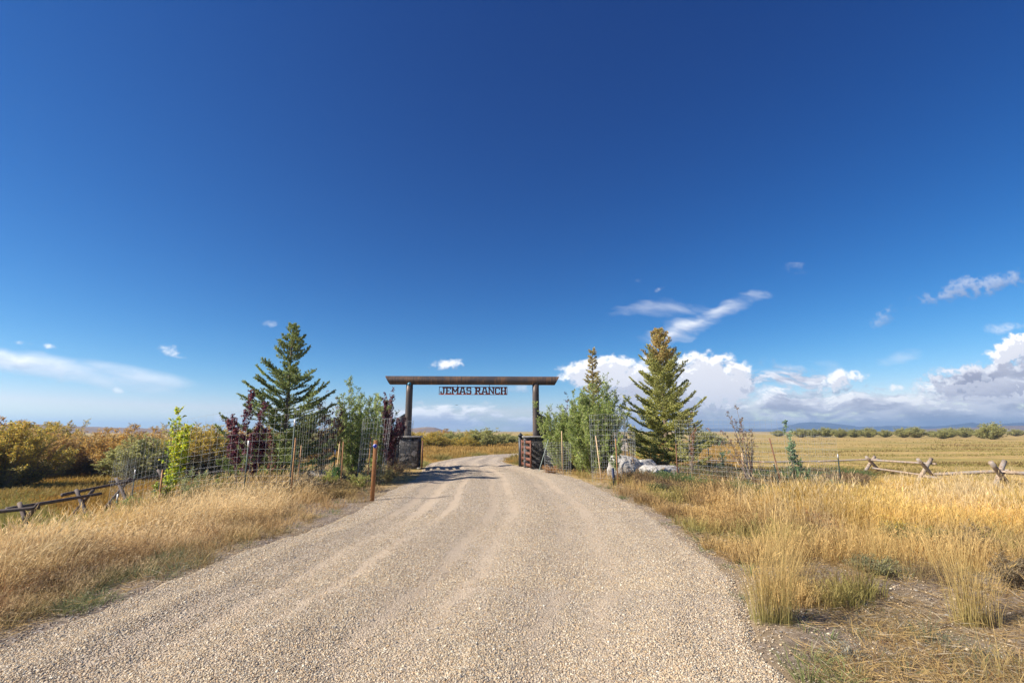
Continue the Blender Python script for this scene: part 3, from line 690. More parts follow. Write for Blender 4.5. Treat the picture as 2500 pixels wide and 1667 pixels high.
# ------------------------------------------------------------------ plants
def jit(n, s=1.0): return rng.normal(0, s, (n, 3))
def palette(cols, n, var=.18):
    c = np.array(cols)[rng.integers(0, len(cols), n)]; return np.minimum(c * 1.9, .85) * rng.uniform(1 - var, 1 + var, (n, 1))
GREEN = [(.13, .20, .045), (.17, .25, .06), (.10, .16, .045), (.24, .30, .09), (.18, .24, .10)]
WILLOWG = [(.15, .20, .055), (.21, .26, .07), (.11, .15, .05), (.30, .34, .11), (.22, .24, .12), (.26, .28, .07)]  # the light yellow-greens paint in highlights on the leaves
YGREEN = [(.34, .39, .035), (.44, .44, .035), (.26, .33, .035), (.48, .44, .035), (.16, .24, .035), (.38, .32, .04)]
PURPLE = [(.085, .022, .035), (.12, .03, .045), (.06, .02, .035), (.16, .06, .06), (.07, .045, .07)]
REDDY = [(.24, .09, .06), (.18, .08, .05), (.28, .14, .08), (.16, .11, .06), (.22, .17, .08)]
SPRUCE = [(.065, .095, .035), (.09, .12, .04), (.05, .075, .035), (.13, .15, .055)]
SPRUCEY = [(.17, .19, .06), (.22, .23, .075), (.13, .15, .05), (.28, .27, .10)]
ORANGE = [(.43, .27, .06), (.38, .21, .055), (.46, .31, .08), (.33, .21, .07), (.26, .19, .07), (.38, .28, .11)]
YELLOW = [(.42, .32, .05), (.35, .27, .05), (.46, .34, .06), (.25, .22, .055), (.21, .21, .06)]
OLIVE = [(.22, .22, .07), (.17, .18, .06), (.28, .26, .08), (.13, .15, .05)]

def shrub(name, x, y, H, Rx, stems, nleaf, pal, leaf=(.07, .025), label='', cat='shrub', group=None, t0=.15, twig=.45, stemr=.012,
          lean=(0, 0), splay=.8, top_pal=None, z=None, upr=.6, stemmat=None, dome=0.0, dens=2.6, tt0=.55, egg=.0, Ry=None, parts=('stems', 'foliage')):
    """many stems from one base, side twigs, leaves along the twigs"""
    z = hz(x, y) if z is None else z
    nleaf = int(nleaf * dens)
    root = empty(name, (x, y, z)); tag(root, label, cat, group)
    Ry = Ry or Rx; K = 8
    az_ = rng.uniform(0, 2 * math.pi, stems); rad = np.sqrt(rng.uniform(0, 1, stems)) * splay
    hh = H * np.sqrt(np.maximum(1 - (rad / splay) ** 2 * dome, .04)) * (1 - .38 * rad ** 2 * (dome == 0)) * rng.uniform(.72, 1.0, stems); hh[0] = H
    tx = np.cos(az_) * rad * Rx + lean[0]; ty = np.sin(az_) * rad * Ry + lean[1]
    t = np.linspace(0, 1, K)[None]; 
    bow = (t ** .75 if dome else t ** 1.4) if splay > .5 else t
    px_ = tx[:, None] * bow + np.cumsum(rng.normal(0, .012 * H, (stems, K)), 1) * t; py_ = ty[:, None] * bow + np.cumsum(rng.normal(0, .012 * H, (stems, K)), 1) * t
    pz_ = hh[:, None] * (t ** .92) - .05
    P = np.stack([px_, py_, pz_], -1)
    b = MB(); r = stemr * (1 - .8 * t) * rng.uniform(.7, 1.2, (stems, 1))
    for i in range(K - 1): b.segs(P[:, i], P[:, i + 1], r[:, i], r[:, i + 1], k=4)
    nt_ = max(8, int(nleaf / 14)); si = rng.integers(0, stems, nt_); tt_ = t0 + (1 - t0) * rng.uniform(0, 1, nt_) ** .8
    kk = tt_ * (K - 1); lo = np.minimum(kk.astype(int), K - 2); fr = (kk - lo)[:, None]
    Q = P[si, lo] * (1 - fr) + P[si, lo + 1] * fr
    sdv = P[si, lo + 1] - P[si, lo]; sdv /= np.linalg.norm(sdv, axis=1, keepdims=True)
    o = jit(nt_); o[:, 2] *= .4; o /= np.linalg.norm(o, axis=1, keepdims=True)
    tl = twig * Rx * rng.uniform(.4, 1.1, nt_) * (1 - .45 * tt_)
    if egg: tl = tl * np.sin(np.pi * np.clip((tt_ - t0) / (1 - t0), .04, .97)) ** egg
    td = sdv * upr + o * (1 - upr * .5); td /= np.linalg.norm(td, axis=1, keepdims=True)
    E = Q + td * tl[:, None]
    b.segs(Q, E, stemr * .28, stemr * .12, k=3)
    b.build(parts[0], stemmat or M_twig, root)
    n = nleaf; ti = rng.integers(0, nt_, n); u = rng.uniform(.1, 1.0, n)[:, None]
    LP = Q[ti] * (1 - u) + E[ti] * u + jit(n, .012)
    LD = td[ti] * .6 + jit(n, .6); LD[:, 2] -= .1
    s_ = rng.uniform(.65, 1.2, n)
    col = palette(pal, n)
    if top_pal is not None:
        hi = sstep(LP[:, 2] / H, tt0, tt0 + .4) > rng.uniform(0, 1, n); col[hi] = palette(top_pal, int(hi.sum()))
    # leaf clusters share a tint
    tint = rng.uniform(.75, 1.2, nt_)[ti][:, None]; col = col * tint
    b = MB(); b.leaves(LP, LD, leaf[0] * s_, leaf[1] * s_, col)
    b.build(parts[1], M_leaf, root)
    return root

def conifer(name, x, y, H, Rb, label, nb=120, pal=SPRUCE, toppal=None, sparse=1.0, first=.04, z=None, shape=.85, up=.5, seed=1, gap=None, cat='spruce', ns=34):
    global rng
    keep_rng = rng; rng = np.random.default_rng(seed)
    z = hz(x, y) if z is None else z
    root = empty(name, (x, y, z)); tag(root, label, cat)
    b = MB(); K = 14; tz = np.linspace(-.1, H * .985, K); sway = np.cumsum(rng.normal(0, .012, (K, 2)), 0)
    TP = np.stack([sway[:, 0], sway[:, 1], tz], -1); tr = .018 * H * (1 - np.linspace(0, 1, K)) ** .9 + .006
    for i in range(K - 1): b.segs(TP[i:i + 1], TP[i + 1:i + 2], tr[i], tr[i + 1], k=9)
    b.build('trunk', M_bark, root)
    BA, BB, ra = [], [], []; NP, ND, NL, NC = [], [], [], []
    for i in range(nb):
        f = first + (1 - first) * (i / nb) ** .88 + rng.uniform(-.01, .01); f = min(f, .985)
        h = H * f; a = i * 2.399 + rng.normal(0, .35)
        L = Rb * (1 - f) ** shape * rng.choice([.45, .7, .9, 1.05, 1.25])  + .10
        if gap and gap[0] < f < gap[1]: L *= .45
        el = R(-8) + f * R(48) * up * 2 * .6 + rng.normal(0, R(6))
        c0_ = np.array([np.interp(h, tz, TP[:, 0]), np.interp(h, tz, TP[:, 1]), h]); d0 = np.array([math.cos(a) * math.cos(el), math.sin(a) * math.cos(el), math.sin(el)])
        n = 7; pts = [c0_]; d = d0.copy()
        for k_ in range(n):
            d = d + np.array([0, 0, .045 + .06 * up]) + rng.normal(0, .045, 3); d /= np.linalg.norm(d); pts.append(pts[-1] + d * L / n)
        pts = np.array(pts); BA.append(pts[:-1]); BB.append(pts[1:]); ra.append(np.linspace(.012, .004, n) * (.5 + L / Rb))
        side = np.cross(d0, [0, 0, 1]); side /= np.linalg.norm(side)
        tp = pal if (toppal is None or f < .72 + rng.uniform(-.08, .08)) else toppal
        nt2 = max(3, int(L * 13 * sparse)); lst = [(pts, L)]
        for q in range(nt2):
            u = (.12 + .85 * (q + rng.uniform(0, .8)) / nt2) * n; k0 = min(int(u), n - 1); fr = u - k0
            s0 = pts[k0] * (1 - fr) + pts[k0 + 1] * fr; dd = pts[k0 + 1] - pts[k0]; dd /= np.linalg.norm(dd)
            sg = 1 if q % 2 else -1
            tl = (.11 + .30 * L * (1 - u / n) ** .7) * rng.uniform(.6, 1.15)
            td = dd * .75 + side * sg * .75 + np.array([0, 0, rng.normal(-.08, .18)]); td /= np.linalg.norm(td)
            m2 = s0 + td * tl * .55; td2 = td + np.array([0, 0, .25]); td2 /= np.linalg.norm(td2); e2 = m2 + td2 * tl * .45
            lst.append((np.array([s0, m2, e2]), tl)); BA.append(np.array([s0, m2])); BB.append(np.array([m2, e2])); ra.append(np.array([.004, .003]))
        bt = rng.uniform(.75, 1.2)
        for (pp, l_) in lst:
            m_ = int(l_ * ns * 4.4) + 4; u = rng.uniform(.05 if l_ < L else .3, 1.0, m_) * (len(pp) - 1); k0 = np.minimum(u.astype(int), len(pp) - 2); fr = (u - k0)[:, None]
            s0 = pp[k0] * (1 - fr) + pp[k0 + 1] * fr; dd = pp[k0 + 1] - pp[k0]; dd = dd / (np.linalg.norm(dd, axis=1, keepdims=True) + 1e-9)
            NP.append(s0); ND.append(dd * .55 + rng.normal(0, .55, (m_, 3)) + np.array([0, 0, .22])); NL.append(rng.uniform(.045, .08, m_)); NC.append(palette(tp, m_, .22) * bt)
    BA.append(TP[:-1]); BB.append(TP[1:]); ra.append(np.full(K - 1, .004))
    b = MB(); A_ = np.concatenate(BA); B_ = np.concatenate(BB); rr_ = np.concatenate(ra); b.segs(A_, B_, rr_, rr_ * .8, k=3); b.build('branches', M_bark, root)
    b = MB(); L_ = np.concatenate(NL); b.leaves(np.concatenate(NP), np.concatenate(ND), L_, L_ * .42, np.concatenate(NC)); b.build('needles', M_needle, root)
    rng = keep_rng; return root

def xy(px, d, py=1150): p = at(px, py, d); return p[0], p[1]
# --- two big spruces and the half hidden one
x, y = xy(690, 16.8); conifer('spruce_tree', x, y, 5.55, 2.15, 'dark green spruce with thin leader behind the left wire fence', nb=122, pal=[(.14, .18, .06), (.19, .22, .075), (.10, .14, .055), (.25, .26, .095)], shape=.86, up=.70, seed=4, gap=(.66, .74))
x, y = xy(1632, 23.0); conifer('spruce_tree', x, y, 6.75, 2.30, 'dense yellow-green spruce with browned cone-laden top right of the gateway', nb=185, pal=[(.25, .26, .075), (.32, .31, .10), (.19, .21, .065), (.38, .35, .13)], toppal=[(.36, .28, .11), (.40, .27, .12), (.28, .28, .10)], shape=.72, up=.72, seed=9)
x, y = xy(1453, 22.5); conifer('spruce_tree', x, y, 5.6, 1.15, 'narrow spruce with thin browned top rising out of leafy green shrubs', nb=90, pal=[(.28, .26, .10), (.34, .26, .12), (.22, .22, .08)], toppal=[(.34, .26, .12), (.28, .20, .09), (.28, .28, .10)], shape=.9, up=.6, seed=14)
x, y = xy(1690, 20.0); conifer('spruce_tree', x, y, 2.6, .95, 'small thin spruce beside the trunk of the large yellow-green spruce', nb=34, pal=[(.20, .20, .06), (.26, .24, .09)], shape=.5, seed=15)
x, y = xy(640, 18.6); conifer('spruce_tree', x, y, 1.9, 1.7, 'low spreading young spruce in long grass below the purple tree', nb=50, pal=[(.12, .15, .05), (.09, .12, .04)], shape=.5, seed=16)
# --- left plantings
x, y = xy(424, 13.9); shrub('aspen_sapling', x, y, 2.75, .55, 7, 1250, YGREEN, (.060, .055), 'young aspen with bright yellow-green leaves behind the left wire fence', 'sapling', splay=.55, twig=.75, t0=.18, stemmat=M_twig)
x, y = xy(396, 13.5); shrub('leafy_shrub', x, y, .95, .40, 7, 700, [(.24, .28, .045), (.18, .22, .04)], (.055, .045), 'knee-high lime green shoots at the foot of the yellow-green aspen', 'shrub')
x, y = xy(590, 13.8); shrub('purple_leaf_tree', x, y, 3.05, .46, 8, 2300, PURPLE, (.075, .038), 'purple-leaved small tree left of the dark spruce', 'tree', splay=1.0, t0=.34, twig=.55, upr=.6, dome=.6, dens=2.2, parts=('stems', 'crown'))
x, y = xy(660, 15.4); shrub('purple_leaf_tree', x, y, 1.9, .34, 5, 260, PURPLE + REDDY, (.07, .035), 'smaller purple-leaved shrub half hidden against the dark spruce', 'tree', t0=.45, parts=('stems', 'crown'))
x, y = xy(785, 17.6); shrub('red_leaf_shrub', x, y, 2.95, .80, 9, 1500, REDDY, (.07, .035), 'sparse red-leaved shrub behind the wire between spruce and green willow', 'shrub', t0=.32, top_pal=PURPLE, twig=.5)
x, y = xy(868, 19.0); shrub('tall_willow_shrub', x, y, 3.75, 1.05, 38, 5200, WILLOWG, (.10, .030), 'tall many-stemmed green willow left of the gateway behind the marker post', 'willow', splay=1.0, t0=.03, twig=.40, upr=.72, dome=.55, dens=3.6, stemr=.014)
x, y = xy(918, 20.9); shrub('tall_willow_shrub', x, y, 3.35, 0.85, 30, 3200, WILLOWG, (.10, .030), 'green willow shrub standing between the tall willow and the purple bush', 'willow', splay=1.0, t0=.03, twig=.40, upr=.72, dome=.55, dens=3.6)
x, y = xy(832, 18.6); shrub('bare_twig_shrub', x, y, 4.15, .45, 9, 300, REDDY + OLIVE, (.05, .02), 'tall thin nearly leafless stems poking above the green willow', 'shrub', splay=.8, t0=.5, twig=.5)
x, y = xy(776, 18.9); shrub('bare_twig_shrub', x, y, 3.55, .30, 4, 60, REDDY, (.05, .02), 'two thin leafless stems above the red-leaved shrub', 'shrub', splay=.7, t0=.6, twig=.5)
x, y = xy(947, 20.6); shrub('purple_leaf_tree', x, y, 3.55, .62, 14, 4600, PURPLE + [(.14, .09, .09)], (.075, .032), 'dark purple bush tight against the left stone pillar', 'tree', splay=.9, t0=.15, twig=.5, upr=.8, parts=('stems', 'crown'))
for i, (px, d, h, r_, pal, lab) in enumerate([
    (340, 13.0, .75, .55, OLIVE + GREEN, 'olive green weeds by the first steel post of the left fence'),
    (470, 13.4, 1.0, .70, [(.20, .23, .10), (.27, .28, .14), (.15, .18, .08)], 'grey-green bushy weeds right of the aspen sapling'),
    (540, 14.2, .75, .60, [(.30, .34, .06), (.20, .26, .06), (.34, .28, .10)], 'yellowish weed patch between aspen and purple tree'),
    (800, 15.2, .65, .5, [(.24, .30, .06), (.32, .34, .07), (.30, .22, .09)], 'yellow-green weeds in front of the left grey boulder'),
    (880, 15.6, .55, .5, [(.24, .28, .07), (.30, .24, .10)], 'brownish green weeds left of the orange marker post'),
    (822, 16.2, .9, .26, [(.07, .14, .05), (.10, .18, .06)], 'dark green leafy shoot right of the left grey boulder'),
    (944, 17.2, .6, .55, [(.30, .22, .09), (.24, .20, .10), (.20, .22, .08)], 'brown seed-headed weeds between marker post and road'),
    (975, 20.5, .8, .6, [(.10, .06, .055), (.14, .09, .07), (.2, .17, .08)], 'dark brown weeds at the foot of the left stone pillar')]):
    x, y = xy(px, d); shrub('weed_clump', x, y, h, r_, 16, 900, pal, (.05, .018), lab, 'weeds', 'weed clumps along the left planting', t0=.1, twig=.5, stemr=.005)
# --- right plantings
x, y = xy(1368, 22.6); shrub('tall_willow_shrub', x, y, 3.15, 1.05, 40, 5600, WILLOWG, (.10, .030), 'leafy green willow pressed against the right gateway post', 'willow', splay=1.0, t0=.03, twig=.40, upr=.72, dome=.55, dens=3.6)
x, y = xy(1422, 21.4); shrub('tall_willow_shrub', x, y, 3.75, 1.00, 40, 6000, WILLOWG, (.10, .030), 'tall green willow around the narrow brown-topped spruce', 'willow', splay=1.0, t0=.03, twig=.40, upr=.72, dome=.55, dens=3.6)
x, y = xy(1482, 21.0); shrub('tall_willow_shrub', x, y, 4.25, 1.15, 44, 7000, WILLOWG, (.10, .030), 'tallest leafy green willow behind the round wire cage', 'willow', splay=1.0, t0=.03, twig=.40, upr=.72, dome=.55, dens=3.6)
x, y = xy(1450, 20.4); shrub('tall_willow_shrub', x, y, 3.1, 1.1, 40, 6000, WILLOWG, (.10, .030), 'shorter rounded green willow in front of the other willows on the right', 'willow', splay=1.0, t0=.03, twig=.40, upr=.72, dome=.55, dens=3.6)
x, y = xy(1385, 24.5); shrub('purple_leaf_tree', x, y, 3.75, .6, 7, 900, PURPLE + [(.2, .2, .1)], (.07, .032), 'purplish shrub top showing behind the green willows', 'tree', t0=.4, parts=('stems', 'crown'))
x, y = xy(1502, 17.2); shrub('aspen_sapling', x, y, 1.75, .42, 5, 520, WILLOWG + [(.34, .42, .18)], (.06, .035), 'light green sapling beside the orange-topped stake by the boulders', 'sapling', t0=.3)
x, y = xy(1545, 23.6); shrub('bare_twig_shrub', x, y, 2.9, .6, 8, 420, [(.30, .24, .20), (.14, .14, .07)], (.05, .02), 'grey twiggy shrub between the green willows and the large spruce', 'shrub', t0=.3)
x, y = xy(1688, 18.2); shrub('red_leaf_shrub', x, y, 2.55, .30, 3, 260, REDDY, (.06, .03), 'thin reddish sapling in the right wire enclosure beside the brown stake', 'sapling', splay=.4, t0=.35)
x, y = xy(1832, 16.4); shrub('bare_twig_shrub', x, y, 2.9, .78, 12, 620, [(.22, .10, .09), (.17, .12, .07), (.20, .19, .09), (.26, .15, .10)], (.055, .025), 'leaning multi-stemmed sapling with few red leaves inside the right wire enclosure', 'sapling', lean=(-.45, 0), t0=.28, twig=.42, stemr=.017, upr=.8)
x, y = xy(1760, 18.5); shrub('aspen_sapling', x, y, 1.6, .5, 5, 260, [(.12, .18, .09), (.18, .22, .11)], (.05, .03), 'low dull green sapling left of the leaning red-leaved one', 'sapling', t0=.35)
x, y = xy(1868, 17.0); shrub('bare_twig_shrub', x, y, 1.75, .22, 2, 20, REDDY, (.05, .02), 'single pale leafless stem right of the leaning sapling', 'sapling', lean=(-.3, 0), splay=.4)
x, y = xy(1938, 16.8); shrub('birch_sapling', x, y, 2.45, .42, 5, 620, [(.16, .24, .12), (.22, .30, .16), (.12, .18, .10)], (.055, .040), 'slim green-leaved birch sapling right of the leaning brown stake', 'sapling', splay=.6, t0=.22, twig=.6)
x, y = xy(1958, 16.8); shrub('leafy_shrub', x, y, 1.15, .50, 8, 800, [(.10, .16, .07), (.14, .21, .09), (.20, .27, .12)], (.055, .035), 'dark green bushy growth at the foot of the birch sapling', 'shrub')
for (px, d, h, r_, pal, lab) in [
    (1600, 21.5, .75, 1.0, [(.24, .15, .08), (.30, .19, .09), (.18, .12, .07)], 'rust brown weeds behind the pale boulders'),
    (1690, 18.5, .65, .9, [(.24, .16, .09), (.16, .13, .08), (.12, .16, .06)], 'brown weeds at the left end of the right enclosure'),
    (1770, 17.5, .7, .8, [(.20, .14, .09), (.12, .13, .07)], 'purplish brown weeds in the middle of the right enclosure'),
    (1880, 17.0, .75, .8, [(.20, .15, .09), (.12, .15, .07), (.26, .2, .1)], 'dark weeds behind the leaning brown stake'),
    (2010, 16.2, .62, .8, [(.20, .15, .09), (.12, .14, .07)], 'dark brown weeds right of the birch sapling'),
    (2040, 15.6, .55, .55, [(.18, .22, .12), (.24, .27, .15)], 'grey-green weeds at the foot of the white-tipped steel post'),
    (1720, 15.9, .32, .9, [(.06, .13, .04), (.09, .18, .05)], 'low dark green growth inside the front wire at the left'),
    (1810, 15.7, .32, .8, [(.06, .13, .04), (.10, .18, .05)], 'low green growth under the leaning sapling'),
    (1560, 17.8, .35, .7, [(.10, .17, .05), (.22, .2, .09)], 'green tufts in front of the pale boulders'),
    (1345, 21.0, .5, .6, [(.34, .20, .09), (.28, .17, .08)], 'orange-brown weeds at the foot of the right pillar')]:
    x, y = xy(px, d); shrub('weed_clump', x, y, h, r_, 18, 1100, pal, (.05, .018), lab, 'weeds', 'weed clumps along the right planting', t0=.1, twig=.5, stemr=.005)

# --- distant willows: prototypes, then copies sharing the mesh
def copy_tree(o, parent=None):
    c_ = o.copy(); COL.objects.link(c_); c_.parent = parent
    for ch in o.children: copy_tree(ch, c_)
    return c_
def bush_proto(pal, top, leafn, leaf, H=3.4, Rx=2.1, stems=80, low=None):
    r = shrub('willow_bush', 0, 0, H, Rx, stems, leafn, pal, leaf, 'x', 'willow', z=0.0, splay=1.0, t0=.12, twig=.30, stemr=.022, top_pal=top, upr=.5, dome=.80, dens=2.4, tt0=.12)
    return r
def place(root, x, y, s, sz, rz, label, group, first, z=None):
    o = root if first else copy_tree(root)
    o.location = (x, y, (hz(x, y) if z is None else z) - .05); o.scale = (s, s, s * sz); o.rotation_euler = (0, 0, rz)
    tag(o, label, 'willow', group); return o
protoO = bush_proto([(.15, .13, .06), (.20, .15, .09), (.12, .11, .06), (.24, .19, .13)], ORANGE, 17000, (.10, .036))  # autumn gold tops, albedo raised to paint in their sunlit side
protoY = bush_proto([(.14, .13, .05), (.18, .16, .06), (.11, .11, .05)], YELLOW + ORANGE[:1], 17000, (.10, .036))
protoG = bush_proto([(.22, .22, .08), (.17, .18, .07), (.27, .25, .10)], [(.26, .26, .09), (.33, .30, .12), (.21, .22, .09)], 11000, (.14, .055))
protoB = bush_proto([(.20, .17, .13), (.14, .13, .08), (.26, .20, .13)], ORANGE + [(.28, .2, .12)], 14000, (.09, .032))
used = set()
def P_(proto, *a, **k):
    f_ = proto.name not in used; used.add(proto.name); return place(proto, *a, first=f_, **k)
# the hedge at the left edge (pixel column, distance, scale)
HG = 'autumn willows beyond the meadow on the left'
for (px, d, s, sz, pr, lab) in [
    (-190, 24, 1.35, .92, protoY, 'dark green and yellow willow at the far left edge nearest the camera'),
    (20, 25.5, 1.25, .86, protoY, 'big shadowy green-gold willow at the left edge'),
    (-40, 33, 1.3, 1.0, protoO, 'orange-topped willow behind the big shadowy one'),
    (95, 31, 1.15, .88, protoB, 'grey-brown twiggy willow right of the big shadowy one'),
    (165, 33, 1.15, .86, protoB, 'second grey-brown willow with a pale twiggy skirt'),
    (235, 35, 1.2, .84, protoO, 'orange willow left of the fence corner'),
    (300, 33, 1.15, .92, protoO, 'tall orange willow seen through the fence corner'),
    (350, 30, 1.0, .84, protoG, 'green willow seen through the wire left of the aspen'),
    (390, 35, 1.1, .92, protoO, 'brownish gold willow behind the aspen sapling'),
    (455, 33, 1.05, .98, protoY, 'golden willow right of the aspen sapling'),
    (515, 33, 1.05, 1.0, protoY, 'bright golden willow left of the purple tree'),
    (575, 35, 1.0, .95, protoO, 'golden-orange willow behind the purple tree'),
    (640, 40, 1.1, .9, protoY, 'yellow willow glimpsed behind the dark spruce'),
    (740, 44, 1.0, .9, protoG, 'olive willow glimpsed right of the dark spruce'),
    (830, 46, 1.0, .8, protoY, 'yellowish willow behind the red-leaved shrub'),
    (130, 42, 1.3, .9, protoY, 'yellow willow in the second row near the left edge'),
    (60, 44, 1.3, .9, protoO, 'orange willow in the second row by the left edge')]:
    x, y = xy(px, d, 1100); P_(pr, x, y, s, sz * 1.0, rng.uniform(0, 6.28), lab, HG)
GG = 'willows seen through the gateway'
for (px, d, s, sz, pr, lab) in [(1010, 52, .95, .80, protoY, 'golden willow beside the left post seen through the gateway'), (1055, 50, 1.05, .72, protoY, 'yellow-orange willow second from the left post through the gateway'),
    (1103, 54, 1.0, .76, protoG, 'yellowish green willow left of the roundest one through the gateway'), (1135, 50, .85, .66, protoY, 'small golden willow just left of the roundest one'),
    (1182, 52, 1.15, .78, protoG, 'large round olive willow at the middle of the gateway view'), (1232, 62, 1.05, .66, protoG, 'low round olive willow right of the largest through the gateway'),
    (1262, 72, 1.1, .5, protoG, 'small far willow near the right post through the gateway'), (1290, 78, 1.2, .5, protoY, 'low yellow willow against the right post'), (1080, 60, 1.1, .8, protoO, 'orange willow behind the golden ones through the gateway'), (1150, 62, 1.1, .75, protoY, 'yellow willow behind the roundest one')]:
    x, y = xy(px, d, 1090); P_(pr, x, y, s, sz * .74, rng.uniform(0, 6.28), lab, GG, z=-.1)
FG = 'bushes along the far edge of the right field'
far_b = [(1955, 175, 1.6, .62, 'grey-green far bush just right of the birch sapling'), (1985, 180, 1.5, .65, 'low far bush second from the birch sapling'), (2015, 178, 1.7, .66, 'broad far bush above the white-tipped post'),
    (2050, 172, 1.5, .66, 'darker far bush directly above the white-tipped post'), (2085, 176, 1.5, .62, 'far bush just right of the white-tipped post'), (2120, 174, 1.6, .68, 'rounded far bush above the first log crossing'),
    (2160, 180, 1.4, .62, 'small far bush right of the one over the first log crossing'), (2205, 168, 1.5, .70, 'mid-sized far bush left of the second log crossing'), (2235, 164, 1.6, .72, 'largest bush of the middle far row above the second log crossing'),
    (2275, 190, 1.4, .55, 'low faint bush in the gap right of the middle row'), (2318, 170, 1.5, .72, 'rounded bush behind the low grey one'), (2300, 142, 1.35, .62, 'low grey-green bush standing forward of the far row'),
    (2355, 176, 1.7, .66, 'broad bush left of the biggest one on the right'), (2422, 132, 1.75, .80, 'biggest dome-shaped bush near the right edge of the field'), (2398, 150, 1.2, .7, 'bush tucked against the left side of the biggest dome'),
    (2480, 220, 1.8, .55, 'faint far bush at the right edge of the photo'), (1900, 210, 1.6, .5, 'faint far bush left of the birch sapling')]
for (px, d, s, sz, lab) in far_b:
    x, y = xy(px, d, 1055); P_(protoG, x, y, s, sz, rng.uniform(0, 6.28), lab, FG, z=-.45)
for (px, d, s, lab) in [(1722, 62, .95, 'round dark green tree far off right of the large spruce'), (1745, 64, .75, 'smaller round tree beside the far dark green one'), (1560, 60, .8, 'dull far shrub between willows and large spruce'), (1600, 70, .9, 'far olive bush glimpsed left of the large spruce trunk')]:
    x, y = xy(px, d, 1055); P_(protoG, x, y, s, .72, rng.uniform(0, 6.28), lab, None, z=-.35)

# ------------------------------------------------------------------ wire enclosures, cages, stakes
def mesh_panel(b, P, h0, h1, step=.19, hs=(0.02, .12, .24, .36, .50, .64, .80, .96, 1.14, 1.32, 1.52, 1.72, 1.94, 2.16, 2.32), r=.0021):
    """P: list of (x, y) corners; wires follow the ground"""
    P = np.array(P, float); seg = np.linalg.norm(np.diff(P, axis=0), axis=1); cum = np.concatenate([[0], np.cumsum(seg)])
    n = int(cum[-1] / step) + 1; s = np.linspace(0, cum[-1], n); x = np.interp(s, cum, P[:, 0]); y = np.interp(s, cum, P[:, 1])
    g_ = np.array([hz(a, c_) for a, c_ in zip(x, y)]); g_ = np.convolve(np.pad(g_, 4, 'edge'), np.ones(9) / 9, 'valid')
    wob = vnoise(s, s * 0, .9, 5) * .10 - .05; x = x + wob * .6; y = y + wob
    top = np.interp(s, [0, cum[-1]], [h0, h1]); hh = np.array(hs) / hs[-1]
    lines = []
    for q in hh:
        z = g_ + q * top + (vnoise(s, s * 0 + q * 9, .35, 7) - .5) * .03 + (vnoise(s, s * 0 + 3, 1.7, 8) - .5) * .05 * q
        L = np.stack([x, y, z], 1); lines.append(L); b.segs(L[:-1], L[1:], r * (1.25 if q in (hh[0], hh[-1]) else 1), r, k=3)
    jx = (rng.uniform(-1, 1, n) * .010)
    for a, c_ in zip(lines[:-1], lines[1:]):
        A = a.copy(); C_ = c_.copy(); A[:, 0] += jx; C_[:, 0] += jx; b.segs(A, C_, r * .85, r * .85, k=3)
def t_post(parent, x, y, h, name='steel_post', lean=(0, 0), white=.16):
    z = hz(x, y); b = MB()
    for w1, w2, o in ((.034, .006, 0), (.006, .034, .018)):
        b.box((x, y + o, z + h / 2 - .1), (w1, w2, h + .2))
    if lean[0] or lean[1]:
        v = b.v
        for a in v: a[:, 0] += (a[:, 2] - z) * lean[0]; a[:, 1] += (a[:, 2] - z) * lean[1]
    p = b.build(name, M_tpost, parent)
    b = MB(); b.box((x, y - .002, z + h + .002 - white / 2), (.040, .014, white))
    for a in b.v: a[:, 0] += (a[:, 2] - z) * lean[0]; a[:, 1] += (a[:, 2] - z) * lean[1]
    b.build('white_tip', M_white, p); return p
def stake(x, y, h, label, m_=None, lean=(0, 0), w=.034, group=None, parent=None):
    z = hz(x, y); b = MB(); b.box((0, 0, h / 2 - .12), (w, w * .8, h + .24), rng.uniform(-.5, .5), taper=.92)
    for a in b.v: a[:, 0] += a[:, 2] * lean[0]; a[:, 1] += a[:, 2] * lean[1]
    o = b.build('wooden_stake', m_ or M_stake, parent); o.location = (x, y, z)
    if not parent: tag(o, label, 'stake', group or 'wooden stakes in the plantings')
    return o
# left tall enclosure
encl = empty('wire_enclosure', (*xy(500, 13.5), 0)); LO = encl.location.copy()
tag(encl, 'tall galvanised wire fence panels around the aspen, purple tree and dark spruce', 'wire fence')
pA, pB, pT, pC, pE, pF, pG_ = xy(277, 14.6), xy(397, 13.2), xy(600, 13.1), xy(710, 13.0), xy(815, 16.5), xy(620, 20), xy(330, 19)
b = MB(); mesh_panel(b, [pA, pB, pT, pC], 2.15, 2.42); mesh_panel(b, [pC, pE], 2.42, 2.2); mesh_panel(b, [pE, pF, pG_, pA], 2.1, 2.0, step=.3)
def childify(o, root):
    """keep world placement under a root that has only a location"""
    o.parent = root; o.location = (o.location[0] - root.location[0], o.location[1] - root.location[1], o.location[2] - root.location[2])
w_o = b.build('wire_mesh', M_wire); childify(w_o, encl)
for (q, h_) in ((xy(296, 14.3), .95), (pB, 1.05), (pT, 1.55), (pC, 2.1), (pG_, 1.6), (pE, 1.2), (pF, 1.5)):
    childify(t_post(None, q[0], q[1], h_), encl)
